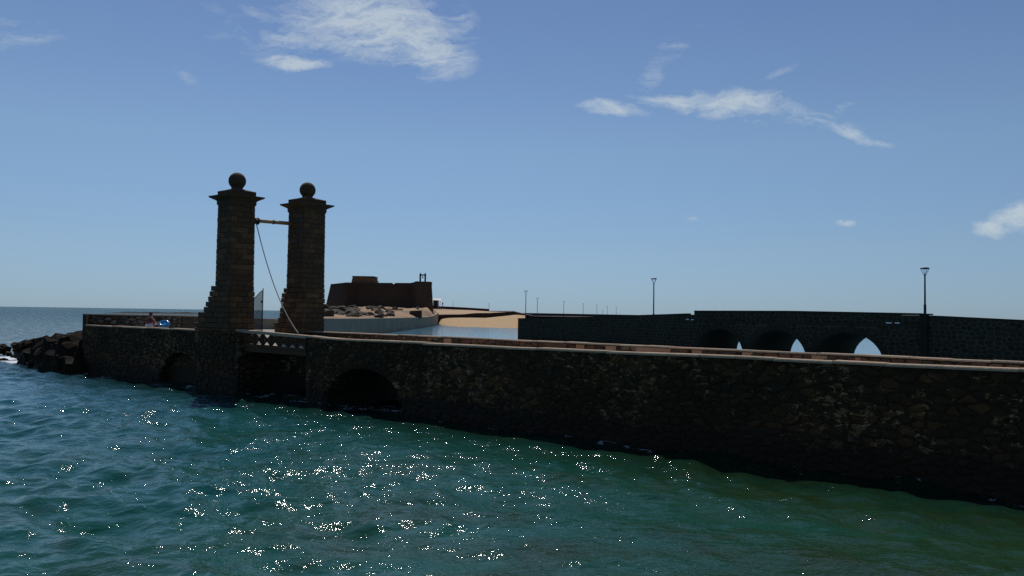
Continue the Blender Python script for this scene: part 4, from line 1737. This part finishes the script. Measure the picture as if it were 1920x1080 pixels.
def far_bridge():
    W = 6.6
    t0 = -40
    prof = [(t0, -1.5)]
    for a, b in sorted(ARCH):
        prof.append((a, -1.5))
        c, r = (a + b) / 2, (b - a) / 2
        for k in range(21):
            th = math.pi - math.pi * k / 20
            prof.append((c + r * math.cos(th), 2.78 * abs(math.sin(th)) ** 0.95))
        prof.append((b, -1.5))
    prof += [(T_END, -1.5)]
    # deck follows the ramp a metre under the parapet
    def dz(t):
        return interp(ZF, t) - 0.85
    for t in (T_END, ft(1100), ft(1226), ft(1300), ft(1740), t0):
        prof.append((t, dz(t)))
    n = len(prof)
    v = [FP(t, 0.005, z) for t, z in prof] + [FP(t, W, z) for t, z in prof]
    f = [tuple(range(n))[::-1], tuple(range(n, 2 * n))] + [(i, (i + 1) % n, n + (i + 1) % n, n + i) for i in range(n)]
    mk('wall_body', v, f, M['far_mortar'], fb, tint=0.4)
    # parapets
    def parapet(n0, n1, top, ts, name, mat, tint):
        m = MB()
        for a, b in zip(ts, ts[1:]):
            m.hexa([FP(a, n0, dz(a) - 0.02), FP(b, n0, dz(b) - 0.02), FP(b, n1, dz(b) - 0.02), FP(a, n1, dz(a) - 0.02),
                    FP(a, n0, top(a)), FP(b, n0, top(b)), FP(b, n1, top(b)), FP(a, n1, top(a))])
        m.build(name, mat, fb, tint=tint)
    tA, tB = ft(1728), ft(1302)
    parapet(0.004, 0.5, lambda t: interp(ZF, t) - 0.08, np.linspace(-40, tA, 12).tolist(), 'parapet_wall', M['far_mortar'], 0.4)
    parapet(0.004, 0.5, lambda t: interp(ZF, t) - 0.08, np.linspace(ft(1290), T_END, 14).tolist(), 'parapet_wall', M['far_mortar'], 0.4)
    parapet(0.0, 0.5, lambda t: 4.18, [tB, ft(1290)], 'parapet_wall', M['far_mortar'], 0.2)
    hump = [(tA, 4.46), ((tA + tB) / 2, 4.60), (tB, 4.56)]
    parapet(0.004, 0.5, lambda t: interp(hump, t), np.linspace(tA, tB, 8).tolist(), 'arch_parapet', M['far_mortar'], 0.2)
    parapet(W - 0.5, W, lambda t: interp(ZF, t) - 0.15, np.linspace(-40, T_END, 12).tolist(), 'back_parapet', M['far_mortar'], 0.3)
    # coping
    rnd = random.Random(3)
    def cop(ta, tb, top):
        t = ta
        while t < tb - 0.3:
            l = min(1.5 * rnd.uniform(0.8, 1.2), tb - t)
            a, b = t + 0.01, t + l - 0.01
            m = MB()
            m.hexa([FP(a, -0.05, top(a) - 0.10), FP(b, -0.05, top(b) - 0.10), FP(b, 0.55, top(b) - 0.10), FP(a, 0.55, top(a) - 0.10),
                    FP(a, -0.05, top(a)), FP(b, -0.05, top(b)), FP(b, 0.55, top(b)), FP(a, 0.55, top(a))])
            m.build('coping_slab', M['far_stone'], fb, tint=rnd.random())
            t += l
    cop(ft(1990), tA, lambda t: interp(ZF, t))
    cop(ft(1290), T_END, lambda t: interp(ZF, t))
    cop(tA, tB, lambda t: interp(hump, t) + 0.08)
    # string course over the arches
    m = MB()
    m.box(FP((tA + tB) / 2, 0.0, 3.48), (tB - tA, 0.22, 0.12), (UF, NF, ZUP))
    m.build('string_course', M['far_stone'], fb, tint=0.8)
    # rubble
    cells = rubble(ft(1985), T_END, 0.0, 4.6, 0.52, 0.36, 61, jit=0.28)
    good = []
    for poly in cells:
        cx = sum(p[0] for p in poly) / len(poly)
        cz = sum(p[1] for p in poly) / len(poly)
        o = far_open(cx)
        if o is not None and cz < o + 0.46:
            continue
        inside = tA < cx < tB
        if inside and 3.36 < cz < 3.6:
            continue
        top = (interp(hump, cx) if inside else interp(ZF, cx) - 0.1)
        q = []
        for a, b in poly:
            b = min(b, top - 0.02)
            oo = far_open(a)
            if oo is not None and b < oo + 0.42:
                b = oo + 0.42
            if inside:
                if cz > 3.48:
                    b = max(b, 3.56)
                else:
                    b = min(b, 3.41)
            q.append((a, b))
        if area(q) > 0.02:
            good.append(q)
    lay_stones(good, lambda t, z, n: FP(t, n, z), M['far_stone'], fb, 'stone', 'small_stones', 0.034, 0.015, 62, limit=300, minz=0.8)
    # voussoirs
    for a, b in ARCH:
        c, r = (a + b) / 2, (b - a) / 2
        nv = 21
        for k in range(nv):
            th0 = math.pi * (k + 0.04) / nv
            th1 = math.pi * (k + 0.96) / nv
            pts = []
            for n in (0.06, -0.035):
                for th, e in ((th0, 0.01), (th1, 0.01), (th1, 0.5), (th0, 0.5)):
                    z = 2.78 * abs(math.sin(th)) ** 0.95
                    pts.append(FP(c + (r + e) * math.cos(th), n, z + e * math.sin(th)))
            if min(p.z for p in pts) < 0.2:
                continue
            MB().hexa(pts).build('voussoir', M['far_stone'], fb, tint=rnd.random() * 0.5 + 0.5)
    # pale scuppers and a pale slab
    for x0, x1, y, nm in ((1288.5, 1293, 599, 'scupper'), (1298, 1302, 599.5, 'scupper'), (1663, 1673, 605.4, 'scupper'), (1680, 1688, 605.6, 'scupper'), (1693, 1726, 591.3, 'pale_slab')):
        ta, tb = sorted((ft(x0), ft(x1)))
        D = FP((ta + tb) / 2).y
        z = GZ((x0 + x1) / 2, y, D)
        m = MB()
        m.box(FP((ta + tb) / 2, -0.07, z), (tb - ta, 0.16, 0.09), (UF, NF, ZUP))
        m.build(nm, M['white_canvas'] if nm == 'scupper' else M['coping'], fb, tint=0.9)
    # buttress pier under the lamp
    ta = ft(1735)
    m = MB()
    m.box(FP(ta, -0.08, 1.9), (0.55, 0.3, 5.0), (UF, NF, ZUP))
    m.build('buttress', M['far_stone'], fb, tint=0.1)
    m = MB()
    m.box(FP(ta, 0.12, 4.45), (0.9, 0.55, 0.12), (UF, NF, ZUP))
    m.build('lamp_block', M['far_stone'], fb, tint=0.1)


far_bridge()

# land behind the left end of the far bridge
m = MB()
pE = FP(T_END)
pts = [pE + NF * 0.1, pE + NF * 7.2, Vector((25, 200, 0)), Vector((25, 310, 0)), Vector((3.2, 310, 0)), Vector((1.9, 200, 0))]
v = [(p.x, p.y, z) for z in (-1.5, None) for p in pts for z in [z if z is not None else (2.45 if p.y < 130 else 3.1)]]
n = len(pts)
mk('causeway_ground', v, [tuple(range(n, 2 * n))[::-1]] + [(i, (i + 1) % n, n + (i + 1) % n, n + i) for i in range(n)], M['road'], None, tint=0.3)
tag(bpy.data.objects['causeway_ground'], 'grey causeway ground behind the left end of the far bridge', kind='structure')

# ------------------------------------------------------------------ lamps


def make_lamp(loc, label, s=1.0, ztop=8.5, detail=True):
    H = ztop - loc[2]
    root = empty('street_lamp', loc)
    tag(root, label, 'street lamp', 'lamps along the causeway road')
    hh = 0.62
    m = MB()
    m.lathe([(0.16, 0), (0.16, 0.08), (0.11, 0.12), (0.105, 0.9), (0.075, 1.0), (0.06, H - hh - 0.1), (0.085, H - hh), (0.05, H - hh + 0.05)], seg=10)
    m.build('pole', M['lamp_metal'], root, smooth=True, world_coords=False)
    m = MB()
    m.lathe([(0.30, H - 0.12), (0.35, H - 0.10), (0.36, H - 0.05), (0.24, H), (0.0, H + 0.02)], seg=18)
    m.build('cap', M['lamp_metal'], root, smooth=True, world_coords=False)
    for k in range(4):
        a = math.pi / 4 + k * math.pi / 2
        m = MB()
        c, s_ = math.cos(a), math.sin(a)
        m.tube([(0.05 * c, 0.05 * s_, H - hh), (0.14 * c, 0.14 * s_, H - hh + 0.13), (0.33 * c, 0.33 * s_, H - 0.1)], 0.018, 6)
        m.build('arm', M['lamp_metal'], root, world_coords=False)
    if detail:
        m = MB()
        m.lathe([(0.06, H - hh + 0.05), (0.15, H - hh + 0.16), (0.24, H - 0.14)], seg=14)
        m.build('glass_cone', M['glass'], root, smooth=True, world_coords=False)
    return root


def copy_tree(o, parent=None):
    c = o.copy()
    COL.objects.link(c)
    c.parent = parent
    for ch in list(o.children):
        copy_tree(ch, c)
    return c


pL = FP(ft(1735), 0.30, 0)
D = pL.y
make_lamp((GX(1734.6, D), D, 4.30), 'nearest and tallest lamp post, standing on the far bridge wall at the right', ztop=GZ(1735, 501.5, D))
D = 92.5
l2 = make_lamp((GX(1226, D), D, 3.3), 'second lamp post from the right, above the plain wall left of the arches', ztop=GZ(1226, 521.5, D))
D = 152.0
l3 = make_lamp((GX(986.3, D), D, 2.9), 'lamp post above the left corner of the far bridge wall, against the beach', ztop=GZ(986, 545, D))
D = 226
l4 = make_lamp((GX(1008, D), D, 3.0), 'small lamp post just right of the one at the wall corner', ztop=GZ(1008, 559, D), detail=False)
for x, yt, D, lab in ((1057.5, 565, 272, 'distant lamp post with a tiny figure-like post beside it on the skyline'),
                      (1094, 569, 330, 'distant lamp post, third from the right in the far row'),
                      (1119.5, 571, 345, 'distant lamp post in the middle of the close far group'),
                      (1139, 574, 380, 'distant lamp post, second from the right in the far row'),
                      (1156, 575.5, 400, 'rightmost lamp post of the far row on the skyline'),
                      (850, 566, 352, 'tiny lamp post right of the kiosk by the fort'),
                      (917.5, 568.5, 350, 'tiny lamp post at the right end of the upper promenade wall'),
                      (1131, 581, 395, 'very small lamp post low between two of the far row')):
    o = copy_tree(l4)
    zt = GZ(x, yt, D)
    z0 = 3.3 if x > 950 else 5.2
    H4 = GZ(1008, 559, 226) - 3.0
    k = (zt - z0) / H4
    o.location = (GX(x, D), D, z0)
    o.scale = (1, 1, k)
    o['label'] = lab

# ------------------------------------------------------------------ people


def skin_person(name, base, rz, joints, edges, radii, label, mat, parts):
    root = empty(name, base, rz)
    tag(root, label, 'person')
    me = bpy.data.meshes.new('body')
    me.from_pydata(joints, edges, [])
    me.materials.append(mat)
    o = bpy.data.objects.new('body', me)
    COL.objects.link(o)
    o.parent = root
    sk = o.modifiers.new('skin', 'SKIN')
    sk.use_smooth_shade = True
    for i, r in enumerate(radii):
        me.skin_vertices[0].data[i].radius = (r, r) if not isinstance(r, tuple) else r
    me.skin_vertices[0].data[0].use_root = True
    ss = o.modifiers.new('sub', 'SUBSURF')
    ss.levels = 2
    ss.render_levels = 2
    for nm, prof_pts, rad, m in parts:
        mb = MB()
        mb.tube(prof_pts, rad, 12)
        q = mb.build(nm, m, root, smooth=True, world_coords=False)
    return root


def person_skeleton(seat=True, lean=0.12, arm_fwd=0.3, hip=0.0, hands_on=0.0, leg_z=-0.42):
    """joints in a local frame: +y is where the person faces, origin at the seat"""
    J, E, Rr = [], [], []

    def j(p, r, par=None):
        J.append(p)
        Rr.append(r)
        if par is not None:
            E.append((par, len(J) - 1))
        return len(J) - 1
    pel = j((0, 0, 0.10), (0.145, 0.115))
    wst = j((0, 0.01, 0.27), (0.125, 0.095), pel)
    ch = j((0, lean * 0.6, 0.46), (0.15, 0.105), wst)
    nk = j((0, lean, 0.60), (0.055, 0.055), ch)
    j((0, lean + 0.02, 0.66), (0.055, 0.06), nk)
    h1 = j((0, lean + 0.03, 0.74), (0.078, 0.092), len(J) - 1)
    j((0, lean + 0.02, 0.83), (0.062, 0.07), h1)
    for s in (-1, 1):
        sh = j((s * 0.17, lean * 0.8, 0.54), 0.055, ch)
        elb = j((s * 0.22, lean + 0.10, 0.30), 0.038, sh)
        wr = j((s * 0.15, lean + arm_fwd, 0.20), 0.026, elb)
        pa = j((s * 0.14, lean + arm_fwd + 0.07, 0.18), 0.030, wr)
        for q in range(4):
            f1 = j((s * (0.115 + q * 0.017), lean + arm_fwd + 0.12, 0.165), 0.009, pa)
            j((s * (0.115 + q * 0.017), lean + arm_fwd + 0.155 - abs(q - 1.5) * 0.008, 0.14), 0.008, f1)
        j((s * 0.10, lean + arm_fwd + 0.085, 0.165), 0.010, pa)
        hp = j((s * 0.09, 0.02, 0.08), 0.085, pel)
        kn = j((s * 0.13, 0.44, 0.10), 0.055, hp)
        an = j((s * 0.12, 0.46, leg_z + 0.06), 0.036, kn)
        j((s * 0.13, 0.60, leg_z + 0.02), 0.030, an)
    return J, E, Rr


J, E, Rr = person_skeleton()
tb = 44.4
seatp = NP(44.2, 0.28, interp(ZC, 44.2) + 0.0)
seatp = Vector((GX(281, NP(44.1).y + 0.2), NP(44.1).y + 0.2, interp(ZC, 44.1)))
p1 = skin_person('person', seatp, math.atan2(N_.y, N_.x) - math.pi / 2, J, E, Rr,
                 'person sitting on the left coping in a maroon top with a pale wrap', M['skin'],
                 [('maroon_top', [(0, 0.005, 0.16), (0, 0.012, 0.27), (0, 0.06, 0.44), (0, 0.09, 0.52)], [0.145, 0.137, 0.165, 0.12], M['maroon']),
                  ('pale_wrap', [(0, 0.04, -0.08), (0, 0.03, 0.03), (0, 0.01, 0.19)], [0.25, 0.24, 0.155], M['pale_cloth']),
                  ('hair', [(0, 0.06, 0.62), (0, 0.09, 0.70), (0, 0.115, 0.80), (0, 0.13, 0.875)], [0.05, 0.088, 0.092, 0.03], M['hair'])])
J2, E2, R2 = person_skeleton(lean=0.2, arm_fwd=0.22)
q2 = Vector((GX(297, NP(43.4).y + 0.9), NP(43.4).y + 0.9, DECK + 0.22))
p2 = skin_person('person', q2, R(95), [(a, b, max(c, -0.2)) for a, b, c in J2], E2, R2,
                 'person in a dark red shirt crouching low behind the blue swim ring', M['skin'],
                 [('red_shirt', [(0, 0.0, 0.10), (0, 0.012, 0.27), (0, 0.10, 0.44), (0, 0.14, 0.53)], [0.155, 0.14, 0.168, 0.12], M['maroon']),
                  ('hair', [(0, 0.14, 0.66), (0, 0.18, 0.72), (0, 0.2, 0.80), (0, 0.22, 0.875)], [0.05, 0.085, 0.092, 0.03], M['hair'])])

# blue swim ring leaning on the coping
rp_ = Vector((GX(309.5, NP(42.8).y + 0.25), NP(42.8).y + 0.25, interp(ZC, 42.8) + 0.17))
ring = empty('swim_ring', rp_)
tag(ring, 'shiny blue and cyan swim ring resting on the left coping', 'swim ring')


def torus(Rm, r, seg, ring_, mat, name, parent, a0=0, a1=2 * math.pi, tilt=None):
    m = MB()
    n = ring_
    for i in range(n + 1):
        a = a0 + (a1 - a0) * i / n
        for k in range(seg):
            b = 2 * math.pi * k / seg
            p = Vector(((Rm + r * math.cos(b)) * math.cos(a), (Rm + r * math.cos(b)) * math.sin(a), r * math.sin(b)))
            m.v.append(tuple(tilt @ p if tilt else p))
    for i in range(n):
        for k in range(seg):
            k2 = (k + 1) % seg
            m.f.append((i * seg + k, (i + 1) * seg + k, (i + 1) * seg + k2, i * seg + k2))
    return m.build(name, mat, parent, smooth=True, world_coords=False)


til = Euler((R(38), 0, R(10))).to_matrix()
torus(0.22, 0.105, 12, 28, M['blue_vinyl'], 'tube', ring, tilt=til)
m = MB()
m.lathe([(0.001, 0.03), (0.12, 0.03), (0.20, 0.0), (0.001, -0.02)], seg=20)
m.v = [tuple(til @ Vector(p)) for p in m.v]
m.build('floor_disc', M['cyan_vinyl'], ring, smooth=True, world_coords=False)

# walkers by the kiosk
for x, D, lab in ((830.5, 341, 'tiny dark figure standing right of the white awning'),):
    Js, Es, Rs = person_skeleton()
    st = []
    J3 = [(0, 0, 0.95), (0, 0, 1.12), (0, 0, 1.32), (0, 0, 1.46), (0, 0.02, 1.53), (0, 0.03, 1.60), (0, 0.02, 1.70)]
    E3 = [(i, i + 1) for i in range(6)]
    R3 = [(0.15, 0.12), (0.14, 0.10), (0.17, 0.12), 0.06, 0.06, (0.08, 0.09), 0.065]
    for s in (-1, 1):
        b = len(J3)
        J3 += [(s * 0.18, 0, 1.40), (s * 0.25, 0, 1.12), (s * 0.25, 0.08, 0.88), (s * 0.25, 0.1, 0.78)]
        E3 += [(2, b), (b, b + 1), (b + 1, b + 2), (b + 2, b + 3)]
        R3 += [0.055, 0.042, 0.03, 0.03]
        b = len(J3)
        J3 += [(s * 0.1, 0, 0.88), (s * 0.11, 0.02, 0.48), (s * 0.12, 0, 0.08), (s * 0.13, 0.13, 0.04)]
        E3 += [(0, b), (b, b + 1), (b + 1, b + 2), (b + 2, b + 3)]
        R3 += [0.09, 0.06, 0.045, 0.035]
    pp = skin_person('person', (GX(x, D), D, 6.75), 0.4, J3, E3, R3, lab, M['maroon'], [])
    pp.scale = (1.15, 1.15, 1.1)
